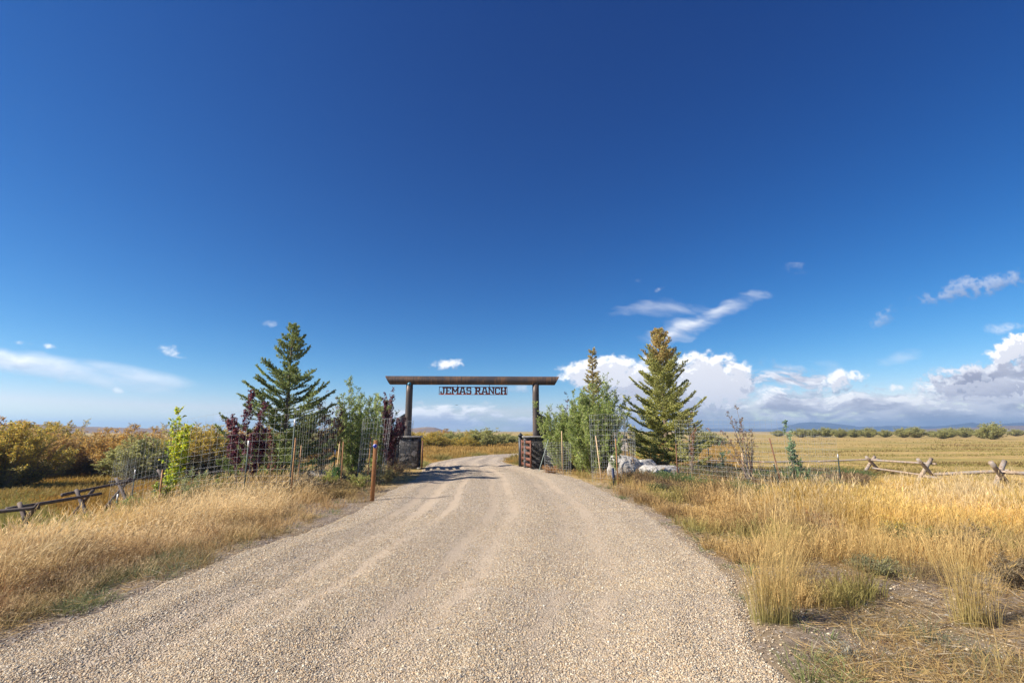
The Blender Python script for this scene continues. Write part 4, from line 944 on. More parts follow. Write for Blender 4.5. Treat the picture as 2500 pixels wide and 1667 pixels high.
# cage round the left willow
def cage(px, d, rad, h, label, n=26, lean=0.0):
    cx_, cy_ = xy(px, d); r_ = empty('wire_cage', (cx_, cy_, hz(cx_, cy_))); tag(r_, label, 'wire cage', 'round wire cages around young shrubs')
    a = np.linspace(0, 2 * math.pi, n); b = MB()
    for q in np.linspace(.02, h, 14):
        L = np.stack([np.cos(a) * rad * (1 + .03 * q) + lean * q, np.sin(a) * rad + 0 * q, q + .015 * np.sin(a * 3)], 1); b.segs(L[:-1], L[1:], .0024, .0024, k=3)
    A = np.stack([np.cos(a) * rad, np.sin(a) * rad, 0 * a], 1); B2 = np.stack([np.cos(a) * rad * (1 + .03 * h) + lean * h, np.sin(a) * rad, 0 * a + h], 1); b.segs(A, B2, .0024, .0024, k=3)
    b.build('wire_mesh', M_wire, r_); return r_
cage(905, 17.0, .45, 2.25, 'leaning wire cage around the green willow behind the marker post', lean=.06)
cage(1487, 17.6, .60, 2.35, 'tall round wire cage in front of the tallest green willow')
cage(1362, 20.8, .55, 1.35, 'low wire cage in the green willow near the right pillar')
cage(1528, 19.2, .38, 1.75, 'narrow wire cage above the pale boulders')
cage(975, 21.2, .30, 2.2, 'narrow wire cage beside the left stone pillar', lean=.10)
# right enclosure
e2 = empty('wire_enclosure', (*xy(1800, 16), 0)); tag(e2, 'wide thin wire fence panels around the saplings right of the large spruce', 'wire fence')
q0, q1, q2, q3, q4 = xy(1654, 17.2), xy(1780, 15.9), xy(1922, 14.9), xy(2050, 17.0), xy(1760, 21.5)
b = MB(); HS2 = tuple(np.linspace(.02, 2.3, 17)); mesh_panel(b, [q0, q1, q2], 2.15, 2.25, hs=HS2, step=.15, r=.0024); mesh_panel(b, [q2, q3], 2.2, 1.75, hs=HS2, step=.16, r=.0022); mesh_panel(b, [q3, q4, q0], 1.8, 2.1, hs=HS2[::2], step=.25, r=.0020)
w_o = b.build('wire_mesh', M_wire); childify(w_o, e2)
childify(t_post(None, q3[0], q3[1], 1.22, white=.14), e2); childify(t_post(None, *xy(1903, 15.0), .95, lean=(-.16, 0), white=.02), e2); childify(t_post(None, *xy(1733, 20.5), 1.2), e2); childify(t_post(None, *xy(1820, 17.6), 1.1), e2)
# loose stakes
for (px, d, h, lab, m_, ln) in [
    (397, 13.15, 1.12, 'orange-brown stake at the foot of the yellow-green aspen', M_stake, (0, 0)),
    (441, 14.6, .95, 'weathered stake right of the aspen sapling', M_stake, (0, 0)),
    (714, 13.1, 1.62, 'stake tied to the corner post of the left wire fence', M_stake, (.01, 0)),
    (728, 15.4, 1.35, 'stake just right of the left fence corner post', M_stake, (.03, 0)),
    (786, 17.0, 1.3, 'thick stake under the red-leaved shrub', M_stake, (0, 0)),
    (834, 15.6, 1.50, 'stake standing alone between red-leaved shrub and green willow', M_stake, (0, 0)),
    (822, 18.5, 1.45, 'pale stake left of the green willow', M_stake2, (.03, 0)),
    (898, 16.6, 1.62, 'bright orange stake in front of the green willow behind the marker post', M_stake, (.03, 0)),
    (963, 20.6, 1.5, 'thin stake left of the left stone pillar', M_stake, (0, 0)),
    (1373, 20.5, 1.78, 'pale straight stake in the green willow near the right pillar', M_stake2, (0, 0)),
    (1468, 17.7, 1.60, 'pale stake leaning inside the tall round wire cage', M_stake2, (-.10, 0)),
    (1508, 16.9, 1.52, 'orange-topped stake in front of the largest boulder', M_stake, (-.02, 0)),
    (1541, 21.0, 1.65, 'leaning stake behind the middle boulder', M_stake, (-.08, 0)),
    (1530, 21.6, 1.6, 'thinner stake left of the leaning one behind the middle boulder', M_stake, (-.05, 0)),
    (1654, 16.9, 1.32, 'dark brown stake at the left end of the right enclosure', M_stakeb, (0, 0)),
    (1838, 17.2, 1.35, 'reddish stake under the leaning multi-stemmed sapling', M_stakeb, (-.08, 0)),
    (1818, 17.6, 1.15, 'pale stake left of the reddish one', M_stake2, (-.04, 0)),
    (1910, 14.9, 1.72, 'tall leaning rust brown stake at the corner of the right enclosure', M_stakeb, (-.17, 0))]:
    x, y = xy(px, d); stake(x, y, h, lab, m_, ln)
# stubby dark steel post by the boulders, thin leaning rod by the right pillar
b = MB(); b.box((0, 0, .22), (.085, .04, .70)); x, y = xy(1499, 16.5); o = b.build('steel_plate_stake', metal_mat('navy_steel', (.035, .045, .09), .5, .2)); o.location = (x, y, hz(x, y)); o.rotation_euler = (0, R(-4), .2)
tag(o, 'short dark blue steel stake left of the orange-topped stake', 'stake')
b = MB(); b.segs([(0, 0, -.1)], [(.52, .1, 1.5)], .014, .014, k=6); x, y = xy(1311, 21.6); o = b.build('steel_rod', metal_mat('pale_green_steel', (.35, .42, .38), .5, .3)); o.location = (x, y, hz(x, y)); tag(o, 'thin pale steel rod leaning in front of the right stone pillar', 'rod')
# orange-brown marker post with blue reflector
x, y = xy(912, 13.0); z0 = hz(x, y); mp = empty('marker_post', (x, y, z0)); tag(mp, 'orange-brown stained square post with round blue reflector at the left road edge', 'marker post')
b = MB(); b.box((0, 0, .70), (.10, .085, 1.66), .12); p = b.build('post', M_post, mp); md = p.modifiers.new('bevel', 'BEVEL'); md.width = .006; p.rotation_euler = (0, R(.8), 0)
b = MB(); b.log((0, -.049, 0), (0, -.060, 0), .046, .046, k=18, rows=1); o = b.build('reflector', metal_mat('deep_blue_reflector', (.02, .03, .30), .3, .1), mp); o.location = (.02, 0, 1.38)
b = MB(); b.log((0, -.0475, 0), (0, -.055, 0), .056, .056, k=18, rows=1); o2 = b.build('rim', metal_mat('pale_blue_rim', (.35, .38, .6), .4, .2), mp); o2.location = (.02, 0, 1.38)

# ------------------------------------------------------------------ boulders
def boulder(x, y, sx, sy, sz, rz, label, seed, sink=.18, m_=None, cuts=9):
    r0 = np.random.default_rng(seed)
    import bmesh
    bm = bmesh.new(); bmesh.ops.create_icosphere(bm, subdivisions=5, radius=1.0)
    nrm = [Vector(r0.normal(size=3)).normalized() for _ in range(cuts)]; dd = [r0.uniform(.62, .92) for _ in range(cuts)]
    nrm.append(Vector((0, 0, 1))); dd.append(.8)
    for v in bm.verts:
        for n_, d_ in zip(nrm, dd):
            k = v.co.dot(n_)
            if k > d_: v.co -= n_ * (k - d_) * .93
        c = v.co; q = float(vnoise(c.x * 3 + c.z, c.y * 3 - c.z, .45, seed) - .5) * .10 + float(vnoise(c.x * 3 + c.z * 2, c.y * 3 + c.z, .14, seed + 1) - .5) * .045
        v.co = c * (1 + q)
    me = bpy.data.meshes.new('boulder'); bm.to_mesh(me); bm.free(); me.materials.append(m_ or M_rock)
    for p_ in me.polygons: p_.use_smooth = False
    o = bpy.data.objects.new('boulder', me); COL.objects.link(o); o.scale = (sx, sy, sz); o.rotation_euler = (0, 0, rz); o.location = (x, y, hz(x, y) + sz * (1 - sink * 2) - .1)
    tag(o, label, 'boulder', 'boulders beside the road'); return o
x, y = xy(1521, 18.6); boulder(x, y, .78, .65, .68, .3, 'tall blocky pale boulder leftmost of the three on the right', 1)
x, y = xy(1567, 19.0); boulder(x, y, .80, .6, .56, .8, 'middle pale boulder with brown stain between the other two', 2)
x, y = xy(1608, 18.0); boulder(x, y, .85, .55, .46, -.3, 'low slanting pale boulder rightmost of the three', 3)
m, T = mat('dark_granite'); co = obco(T); n = T.noise(co, 3.5, 7, .66); M_rockd = m
finish(T, T.ramp(n, [(.3, (.08, .075, .08)), (.6, (.22, .21, .20)), (.8, (.36, .34, .32))]), .9, n, .9, .06)
x, y = xy(776, 16.6); boulder(x, y, .85, .5, .42, .1, 'dark grey slab boulder behind the left wire fence', 5, m_=M_rockd)
x, y = xy(868, 17.8); boulder(x, y, .50, .4, .24, .5, 'small tan boulder at the foot of the green willow on the left', 6)
x, y = xy(548, 12.4); boulder(x, y, .42, .3, .15, .4, 'flat pale boulder nearly hidden in the long grass on the left', 7, sink=.0)
x, y = xy(1312, 21.2)
for (px, d, r_, lab) in [(2328, 6.9, .055, 'white stone on bare soil by the sage growth on the right'), (2455, 6.1, .075, 'flat grey stone near the right edge of the photo'), (1296, 23.2, .10, 'larger white stone by the right gate leaf'), (1312, 22.6, .07, 'small white stone right of the larger one by the gate leaf'), (1023, 23.4, .08, 'white stone at the foot of the left pillar')]:
    x, y = xy(px, d, 1300 if d < 8 else 1145); o = boulder(x, y, r_ * 1.3, r_, r_ * .6, .4, lab, 11 + int(d), cuts=5); o.name = 'stone'; o['category'] = 'stone'; o['group'] = 'single stones beside the road'
    o.location.z = hz(x, y) + r_ * .25 if d < 8 else .03

# ------------------------------------------------------------------ log fences (crossed bucks carrying rails)
def log_fence(name, bucks, rails, label, m_, lr=1.0):
    x0, y0 = bucks[0][0], bucks[0][1]; root = empty(name, (x0, y0, 0)); tag(root, label, 'log fence')
    for (x, y, zt, rz_, h) in bucks:          # zt: height of the crossing
        c, s_ = math.cos(rz_), math.sin(rz_)
        for sg in (-1, 1):
            b = MB(); dx_, dz_ = .62 * sg, .46
            A = np.array([x - c * dx_ * 1.5, y - s_ * dx_ * 1.5, zt - dz_ * 1.8]) + np.array([0, .06 * sg, 0]); B2 = np.array([x + c * dx_ * h, y + s_ * dx_ * h, zt + dz_ * h]) + np.array([0, .06 * sg, 0])
            b.log(A, B2, .085 * lr, .072 * lr, k=12, rows=8, wob=.06); o = b.build('buck_leg', m_, smooth=False); childify(o, root)
    for (A, B2, r_) in rails:
        b = MB(); b.log(A, B2, r_ * .8 * lr, r_ * .62 * lr, k=12, rows=16, wob=.09, bend=rng.uniform(-.04, .04)); o = b.build('rail', m_, smooth=False); childify(o, root)
    return root
def pa(px, py, d): return tuple(at(px, py, d))
B1 = (*xy(2130, 25.5), .18, R(20), .62); B2_ = (*xy(2262, 21.5), .18, R(20), .85); B3 = (*xy(2440, 16.8), .30, R(25), .95)
def off(Bk, dz=0, ext=0): return np.array([Bk[0] + ext, Bk[1] - .02, Bk[2] + dz])
a0 = np.array([*xy(1700, 27.5), .18]); a1 = np.array([*xy(1860, 27.0), .10]); a2 = np.array([*xy(2000, 26.3), .18])
rails = [(a0, a1 + [0.3, 0, 0], .055), (a1, a2 + [.4, 0, .02], .055), (a2, off(B1, .16, .45), .06), (off(B1, .12, -.1), off(B2_, .18, .45), .07),
         (off(B2_, -.26, .3), off(B3, .14, .30), .085), (off(B3, .10, -.05), off(B3, -.02, 4.2) + [0, -2.6, 0], .075),
         (off(B1, -.28), off(B2_, -.32, .1), .06), (off(B2_, -.34, -.2), off(B3, -.36, .2), .075), (off(B3, -.40, -.5), off(B3, -.46, 4.2) + [0, -2.6, 0], .085)]
log_fence('log_fence', [B1, B2_, B3], rails, 'pale weathered log buck fence in tall grass along the right field', M_log)
C0 = (*xy(-70, 11.2, 1245), -.42, R(-25), .8); C1 = (*xy(70, 12.2, 1230), -.22, R(-25), .55); C2 = (*xy(205, 14.2, 1205), -.14, R(-25), .55); C3 = (*xy(298, 16.6, 1180), -.02, R(-25), .5); C4 = (*xy(400, 19.0, 1168), .02, R(-25), .6)
rails = [(off(C0, .22, -1.5), off(C1, .16, .3), .11), (off(C1, .12, -.5), off(C2, .16, .5), .10), (off(C2, .12, -.6), off(C3, .16, .4), .095), (off(C3, .12, -.4), off(C4, .10, .4), .06), (off(C1, -.36, .2), off(C2, -.34, .3), .06), (off(C4, .1, -.2), off(C4, .12, 1.8) + [0, 2, 0], .055)]
log_fence('log_fence', [C1, C2, C3, C4], rails, 'dark low log buck fence crossing the meadow on the left', M_logd, .62)
# bird far off over the road
b = MB(); b.add([(-.62, 0, .10), (-.28, -.09, .16), (0, -.10, .02), (.28, -.09, .16), (.62, 0, .10), (.28, .09, .15), (0, .22, .03), (-.28, .09, .15), (0, .0, .09), (0, 0, -.04)],
      [np.array([(0, 1, 8), (1, 2, 8), (2, 3, 8), (3, 4, 8), (4, 5, 8), (5, 6, 8), (6, 7, 8), (7, 0, 8), (1, 0, 9), (2, 1, 9), (3, 2, 9), (4, 3, 9), (5, 4, 9), (6, 5, 9), (7, 6, 9), (0, 7, 9)])])
o = b.build('bird', M_black); o.location = pa(1115, 989, 190); tag(o, 'tiny dark bird gliding in the sky seen through the gateway', 'bird')

# ------------------------------------------------------------------ grass
def grass_field(name, x, y, N, H, spread, wd, colb, colt, label, hv=.42, lean=(.12, .03), leanv=.18, zz=None, cat='grass', build=True, mb=None, head=0.0):
    """x, y, N, H.. arrays per tuft; every blade its own thin mesh strip"""
    n = len(x); N = np.broadcast_to(N, n).astype(int); ti = np.repeat(np.arange(n), N); m_ = len(ti)
    z, _ = Hs(x, y)
    sp = np.broadcast_to(spread, n)[ti]; a = rng.uniform(0, 6.28, m_); rr_ = np.sqrt(rng.uniform(0, 1, m_)) * sp
    P = np.stack([x[ti] + np.cos(a) * rr_, y[ti] + np.sin(a) * rr_, z[ti] - .02], 1)
    Hh = np.broadcast_to(H, n)[ti] * rng.uniform(1 - hv * 1.6, 1 + hv * .6, m_); ld = np.stack([np.cos(a), np.sin(a), 0 * a], 1) * (Hh * leanv * (.4 + 1.2 * rr_ / np.maximum(sp, 1e-3)))[:, None]
    ld += rng.normal(0, 1, (m_, 3)) * (Hh * .09)[:, None]; ld[:, 0] += Hh * lean[0]; ld[:, 1] += Hh * lean[1]; ld[:, 2] = -np.hypot(ld[:, 0], ld[:, 1]) ** 2 / np.maximum(Hh, .01) * .55
    W_ = np.broadcast_to(wd, n)[ti] * rng.uniform(.7, 1.3, m_)
    cb = colb[ti] * rng.uniform(.8, 1.2, (m_, 1)); ct = colt[ti] * rng.uniform(.78, 1.18, (m_, 1))
    b = mb or MB(); b.blades(P, Hh, W_, ld, cb, ct)
    if head > 0:
        k = rng.uniform(0, 1, m_) < head; Pt = P[k].copy(); Pt[:, 2] += Hh[k] * .86; Pt += ld[k] * .75
        nk = int(k.sum()); hd = ld[k] * .6 + rng.normal(0, .02, (nk, 3)); hd[:, 2] += Hh[k] * .3
        for q in range(3):
            b.leaves(Pt + hd * (.12 * q) + rng.normal(0, .006, (nk, 3)), hd + rng.normal(0, .06, (nk, 3)), Hh[k] * .12, W_[k] * 1.5, ct[k] * 1.05)
    if mb is None:
        o = b.build(name, M_grass); tag(o, label, cat, kind='stuff'); return o
def C_(*a): return np.array(a, float)
STRAW = C_(.72, .50, .20); GOLD = C_(.68, .43, .12); PALE = C_(.78, .61, .35); BROWN = C_(.32, .19, .10); RUST = C_(.38, .18, .07); GRN = C_(.17, .23, .07); SAGE = C_(.20, .25, .15); YG = C_(.32, .33, .08)
def mixc(a, b_, t): t = np.asarray(t)[:, None]; return a * (1 - t) + b_ * t
def cand(n, x0, x1, y0, y1):
    # thin out with distance: sample uniformly in 1/y so screen density is even
    u = rng.uniform(0, 1, n); y = 1 / ((1 / y0) * (1 - u) + (1 / y1) * u)
    s = rng.uniform(0, 1, n); x = x0 * y / y0 * 0 + (x0 + (x1 - x0) * s); return x, y
def fan(n, t0, t1, y0, y1, p=1.0):
    """points in a fan of view slopes t = x/y"""
    u = rng.uniform(0, 1, n) ** p; y = 1 / ((1 / y0) * (1 - u) + (1 / y1) * u); t = rng.uniform(t0, t1, n); return t * y, y

# left bank: pale feathery straw
x, y = fan(26000, -1.45, -.12, 2.6, 24, 1.0); z, sd_ = Hs(x, y); sl = sd_ * (x < CC[0, 0] + 99)
ok = (x < -3.2) & (sd_ > .12) & (sd_ < 9.5) & (rng.uniform(0, 1, len(x)) < np.maximum(sstep(sd_, .3, 1.6), .55 * sstep(y, 7, 9) * sstep(sd_, .1, .5)) * (.35 + .65 * sstep(vnoise(x, y, 1.1, 31), .25, .5)))
x, y, sd_ = x[ok], y[ok], sd_[ok]; nz = vnoise(x, y, 1.6, 32); n2_ = vnoise(x, y, .7, 33)
H_ = (.22 + .42 * sstep(sd_, .8, 2.6)) * (.7 + .5 * nz) * np.where(y > 11, .85, 1.0)
ct = mixc(PALE * 1.2, STRAW * 1.1, sstep(nz, .35, .8)); ct = mixc(ct, C_(.50, .30, .12), sstep(n2_, .66, .88) * .7); ct = mixc(ct, BROWN, (1 - sstep(sd_, .6, 2.2)) * .4)
cb = mixc(C_(.50, .34, .16), GRN * 1.2, sstep(vnoise(x, y, .9, 34), .6, .85) * .6)
dist = np.hypot(x, y); wd_g = .0026 + .00036 * dist
H_ = H_ * rng.uniform(.65, 1.25, len(x))
grass_field('grass', x, y, 30, H_, .10 + .006 * dist, wd_g, cb, ct, 'long pale straw grass covering the bank left of the road', lean=(.20, .02), leanv=.30, head=.35)
x, y = fan(3600, -1.45, -.16, 4.5, 15); z, sd_ = Hs(x, y); ok = (x < -3.2) & (sd_ > 1.3) & (sd_ < 7) & (vnoise(x, y, 1.0, 92) > .42); x, y = x[ok], y[ok]; k = rng.uniform(0, 1, len(x))
grass_field('grass', x, y, 12, .50 + .34 * k, .09, .0024 + .0003 * np.hypot(x, y), np.repeat(STRAW[None] * .8, len(x), 0), mixc(PALE * 1.1, STRAW, k * .5), 'feathery pale seed heads bending over the left bank', lean=(.26, .03), leanv=.25, head=.7)
x, y = fan(700, -1.45, -.16, 4.0, 13); z, sd_ = Hs(x, y); ok = (x < -3.2) & (sd_ > .6) & (sd_ < 5) & (vnoise(x, y, .8, 93) > .5); x, y = x[ok], y[ok]
grass_field('weeds', x, y, 20, .26 + .2 * rng.uniform(0, 1, len(x)), .09, .004, np.repeat(C_(.20, .13, .08)[None], len(x), 0), np.repeat(C_(.34, .19, .09)[None], len(x), 0), 'rusty brown weeds dotted through the left bank grass', leanv=.4, head=.6, cat='weeds')
x, y = fan(2600, -1.3, -.55, 9.5, 19); z, sd_ = Hs(x, y); fy = 12.2 + (x + 11.6) * -.95; ok = (np.abs(y - fy) < .9) & (x < -8); x, y = x[ok], y[ok]; k = vnoise(x, y, .8, 94)
grass_field('grass', x, y, 22, .45 + .45 * k, .16, .009, np.repeat(C_(.22, .21, .06)[None], len(x), 0), mixc(C_(.50, .36, .12), C_(.26, .28, .07), k), 'taller ochre and green grass growing up through the left log fence', leanv=.3, head=.4)
# left road margin: short grey-green and brown tufts
x, y = fan(7000, -1.45, -.12, 2.6, 24); z, sd_ = Hs(x, y); ok = (x < -3.2) & (sd_ > .0) & (sd_ < 1.5) & (vnoise(x, y, .5, 35) > .35); x, y, sd_ = x[ok], y[ok], sd_[ok]
k = vnoise(x, y, .8, 36); ct = mixc(C_(.24, .27, .12), C_(.46, .33, .15), sstep(k, .35, .6)); cb = ct * .7
grass_field('grass', x, y, 26, .10 + .12 * k, .12, .004 + .0004 * np.hypot(x, y), cb, ct, 'short green and tan tufts along the left road edge', leanv=.6)
# left meadow far below the bank
x, y = fan(20000, -1.35, -.30, 9, 60); z, sd_ = Hs(x, y); ok = (x < -8.5) & (sd_ > 5.0) & (rng.uniform(0, 1, len(x)) < .9); x, y = x[ok], y[ok]; k = vnoise(x, y, 4.0, 37); k2 = vnoise(x, y, 1.2, 38); dist = np.hypot(x, y)
ct = mixc(C_(.50, .29, .06), C_(.24, .26, .05), sstep(k, .52, .72)); ct = mixc(ct, C_(.42, .30, .08), sstep(k2, .4, .8))
grass_field('grass', x, y, 16, .22 + .22 * k2, .22 + .012 * dist, .006 + .0006 * dist, ct * .6, ct, 'ochre and green meadow grass below the bank on the left', leanv=.35)
# grass through the gateway and right behind it
x, y = fan(16000, -.40, .45, 25, 75); z, sd_ = Hs(x, y); ok = (sd_ > .2); x, y, sd_ = x[ok], y[ok], sd_[ok]; k = vnoise(x, y, 3, 39); k2 = vnoise(x, y, .9, 40); dist = np.hypot(x, y)
ct = mixc(C_(.58, .38, .12), C_(.50, .30, .08), k); ct = mixc(ct, C_(.26, .28, .10), (1 - sstep(sd_, .3, 1.6)) * sstep(k2, .3, .7) * .8)
grass_field('grass', x, y, 18, (.25 + .35 * k2) * sstep(sd_, -.6, 1.5), .25 + .008 * dist, .005 + .0006 * dist, mixc(ct * .7, GRN, k2 * .4), ct, 'golden grass either side of the road beyond the gateway', leanv=.3)
# right verge between road and the plantings
x, y = fan(17000, .08, 1.15, 5.2, 25); z, sd_ = Hs(x, y); ok = (x > 1) & (sd_ > .10) & (sd_ < 9) & (rng.uniform(0, 1, len(x)) < (.35 + .65 * sstep(vnoise(x, y, 1.0, 41), .3, .55)) * (sstep(y, 7.0, 11.0) * sstep(vnoise(x, y, .7, 83), .25, .5) + .22 * (vnoise(x, y, .8, 81) > .55))); x, y, sd_ = x[ok], y[ok], sd_[ok]
k = vnoise(x, y, 1.8, 42); k2 = vnoise(x, y, .6, 43); dist = np.hypot(x, y)
ct = mixc(STRAW, C_(.58, .38, .16), k); ct = mixc(ct, BROWN, sstep(k2, .6, .85) * .6); ct = mixc(ct, YG, sstep(vnoise(x, y, 1.4, 44), .62, .8) * .6)
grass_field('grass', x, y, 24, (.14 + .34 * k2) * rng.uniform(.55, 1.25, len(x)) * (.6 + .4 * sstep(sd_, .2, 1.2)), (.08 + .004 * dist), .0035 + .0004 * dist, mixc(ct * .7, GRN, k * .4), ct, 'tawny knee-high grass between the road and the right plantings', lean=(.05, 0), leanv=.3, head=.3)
# green edge strip on the right
x, y = fan(3500, .05, .8, 3.2, 24); z, sd_ = Hs(x, y); ok = (x > 1) & (sd_ > -.08) & (sd_ < .42) & (vnoise(x, y, .45, 45) > .45) & (rng.uniform(0, 1, len(x)) < .10 + .8 * sstep(y, 4.5, 8)); x, y = x[ok], y[ok]; k = vnoise(x, y, .5, 46)
ct = mixc(C_(.14, .22, .07), C_(.30, .32, .12), k)
grass_field('grass', x, y, 26, .08 + .12 * k, .10, .004 + .0004 * np.hypot(x, y), ct * .7, ct, 'short green grass along the right road edge', leanv=.6)
# weedy undergrowth inside the right planting
x, y = fan(5200, .20, .72, 14.6, 24); z, sd_ = Hs(x, y); ok = (sd_ > 1.2) & (y - 14.2 > (x / y - .3) * 1.0) & (vnoise(x, y, .9, 71) > .28); x, y = x[ok], y[ok]; k = vnoise(x, y, .8, 72); k2 = vnoise(x, y, 1.5, 73); dist = np.hypot(x, y)
ct = mixc(C_(.22, .15, .09), C_(.36, .24, .12), k); ct = mixc(ct, C_(.13, .21, .07), sstep(k2, .5, .7) * .9)
grass_field('weeds', x, y, 22, .20 + .30 * k, .16, .012, ct * .7, ct, 'dark brown and green weeds under the saplings of the right planting', leanv=.45, cat='weeds', head=.5)
x, y = fan(3600, -.66, -.20, 13.6, 23); z, sd_ = Hs(x, y); ok = (sd_ > .8) & (sd_ < 7) & (vnoise(x, y, .9, 74) > .30); x, y = x[ok], y[ok]; k = vnoise(x, y, .8, 75); k2 = vnoise(x, y, 1.4, 76)
ct = mixc(C_(.50, .36, .15), C_(.30, .30, .10), sstep(k2, .4, .65)); ct = mixc(ct, C_(.26, .17, .09), sstep(k, .6, .8) * .8)
grass_field('weeds', x, y, 22, .18 + .34 * k, .15, .010, ct * .7, ct, 'mixed green and tawny weeds inside the left wire fence', leanv=.45, cat='weeds', head=.3)
# right: tall golden band
x, y = fan(26000, .42, 1.42, 7.0, 19); z, sd_ = Hs(x, y)
band = sstep(x / y, .46, .62) * sstep(y + 1.5 * (vnoise(x, y, .9, 91) - .5), 8.0, 9.8); ok = (sd_ > 2.5) & (rng.uniform(0, 1, len(x)) < band * (.3 + .7 * sstep(vnoise(x, y, 1.3, 47), .22, .45))) & ~((x / y < .72) & (y > 13.8)); x, y = x[ok], y[ok]; k = vnoise(x, y, 2.2, 48); k2 = vnoise(x, y, .8, 49); dist = np.hypot(x, y)
ct = mixc(C_(.80, .58, .22), C_(.74, .47, .12), k); ct = mixc(ct, C_(.44, .36, .11), sstep(k2, .6, .85) * .6); cb = mixc(C_(.44, .29, .10), C_(.28, .28, .08), k2 * .6)
grass_field('grass', x, y, 30, (.40 + .35 * k2) * rng.uniform(.6, 1.2, len(x)) * (1 - .42 * sstep(y, 10, 15.5)), .09 + .003 * dist, .0024 + .00034 * dist, cb, ct, 'tall golden grass band in front of the log fence on the right', lean=(.06, 0), leanv=.16, head=.2)
x, y = fan(2600, .40, 1.42, 8.6, 16); z, sd_ = Hs(x, y); ok = (sd_ > 1.5) & (vnoise(x, y, .9, 82) > .42) & ~((x / y < .74) & (y > 11.5)); x, y = x[ok], y[ok]; k = rng.uniform(0, 1, len(x))
grass_field('grass', x, y, 9, .55 + .40 * k, .06, .0022 + .0003 * y, np.repeat(STRAW[None] * .8, len(x), 0), mixc(STRAW * 1.05, PALE, k), 'tallest pale seed stalks standing above the golden grass on the right', lean=(.05, 0), leanv=.12, head=.6)
# right foreground: open stony ground with scattered tufts
x, y = fan(1700, .38, 1.35, 2.6, 9.5); z, sd_ = Hs(x, y); ok = (sd_ > .35) & (vnoise(x, y, .9, 50) > .42); x, y = x[ok], y[ok]; k = rng.uniform(0, 1, len(x)); dist = np.hypot(x, y); k2 = vnoise(x, y, 1.0, 51)
ct = np.where((k < .45)[:, None], STRAW, np.where((k < .62)[:, None], C_(.30, .31, .20), np.where((k < .78)[:, None], C_(.20, .26, .10), np.where((k < .9)[:, None], RUST, C_(.44, .40, .30)))))
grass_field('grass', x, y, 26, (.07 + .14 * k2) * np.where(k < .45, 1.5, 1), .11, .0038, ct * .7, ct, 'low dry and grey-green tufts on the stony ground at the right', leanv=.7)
x, y = fan(420, .42, 1.35, 5.2, 10); z, sd_ = Hs(x, y); ok = (sd_ > .6) & (vnoise(x, y, 1.3, 52) > .50); x, y = x[ok], y[ok]; k = vnoise(x, y, 1.1, 53)
grass_field('grass', x, y, 30, .38 + .28 * k, .10, .0026, mixc(C_(.44, .30, .12), GRN, k * .5), np.repeat(STRAW[None], len(x), 0) * 1.05, 'scattered upright golden stalks on the stony ground at the right', leanv=.22, head=.2)
# brown weeds, right edge
x, y = fan(800, .72, 1.42, 6.2, 10.5); z, sd_ = Hs(x, y); ok = (vnoise(x, y, 1.2, 54) > .40) & (x / y > .80); x, y = x[ok], y[ok]; k = vnoise(x, y, .9, 55)
grass_field('grass', x, y, 26, .20 + .20 * k, .14, .0040, mixc(C_(.15, .11, .07), C_(.13, .14, .07), k), mixc(C_(.22, .15, .09), C_(.36, .25, .13), k), 'brown seeding weeds crowding the right edge of the photo', leanv=.4, head=.8)
# far right field: stubble and taller rows
x, y = fan(9000, .30, 1.5, 19, 120, .9); k = vnoise(x * .35, y * 1.4, 4.0, 56); k2 = vnoise(x, y, 1.5, 57); dist = np.hypot(x, y); ok = (k > .40) & ~((x / y < .55) & (y < 24)); x, y, k, k2, dist = x[ok], y[ok], k[ok], k2[ok], dist[ok]
ct = mixc(C_(.46, .35, .12), C_(.34, .30, .09), k2); ct = mixc(ct, C_(.30, .19, .09), sstep(k, .7, .9) * .7)
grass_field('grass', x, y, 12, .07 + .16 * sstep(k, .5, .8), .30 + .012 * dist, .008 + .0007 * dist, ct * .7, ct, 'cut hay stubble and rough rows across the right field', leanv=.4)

# flattened dead stems and thatch lying on the soil of both verges
def litter(n, t0, t1, y0, y1, sd0, sd1, label, gate_=.0, right=True):
    x, y = fan(n, t0, t1, y0, y1); z, sd_ = Hs(x, y); ok = (sd_ > sd0) & (sd_ < sd1) & ((x > 0) == right) & (vnoise(x, y, .5, 61) > gate_); x, y, z = x[ok], y[ok], z[ok]; n = len(x)
    a = rng.uniform(0, 6.28, n); L = rng.uniform(.06, .26, n); e = rng.uniform(-.05, .35, n)
    D = np.stack([np.cos(a) * np.cos(e), np.sin(a) * np.cos(e), np.sin(e)], 1); d = np.hypot(x, y)
    b = MB(); c = mixc(mixc(STRAW * .85, C_(.40, .27, .15), rng.uniform(0, 1, n)), C_(.62, .54, .40), (rng.uniform(0, 1, n) < .25) * .8)
    b.leaves(np.stack([x, y, z + .008 + rng.uniform(0, .03, n)], 1), D, L, .0035 + .0004 * d, c)
    o = b.build('litter', M_grass); tag(o, label, 'litter', kind='stuff')
litter(34000, .36, 1.4, 2.4, 11, .15, 12, 'dead stems and thatch scattered on the stony ground at the right', .25)
litter(40000, .05, .9, 7, 22, .05, 5, 'dead stems scattered along the right verge', .2)
litter(40000, -1.5, -.1, 2.4, 22, .05, 4, 'dead stems and thatch along the left verge', .2, False)
x, y = fan(9000, .36, 1.4, 2.4, 11); z, sd_ = Hs(x, y); ok = (sd_ > .25) & (vnoise(x, y, .6, 62) > .45); x, y = x[ok], y[ok]; k = rng.uniform(0, 1, len(x)) * .5 + vnoise(x, y, 1.0, 63) * .5
ct = np.where((k < .40)[:, None], C_(.50, .36, .19), np.where((k < .55)[:, None], C_(.22, .24, .14), np.where((k < .7)[:, None], C_(.34, .22, .12), C_(.44, .38, .24))))
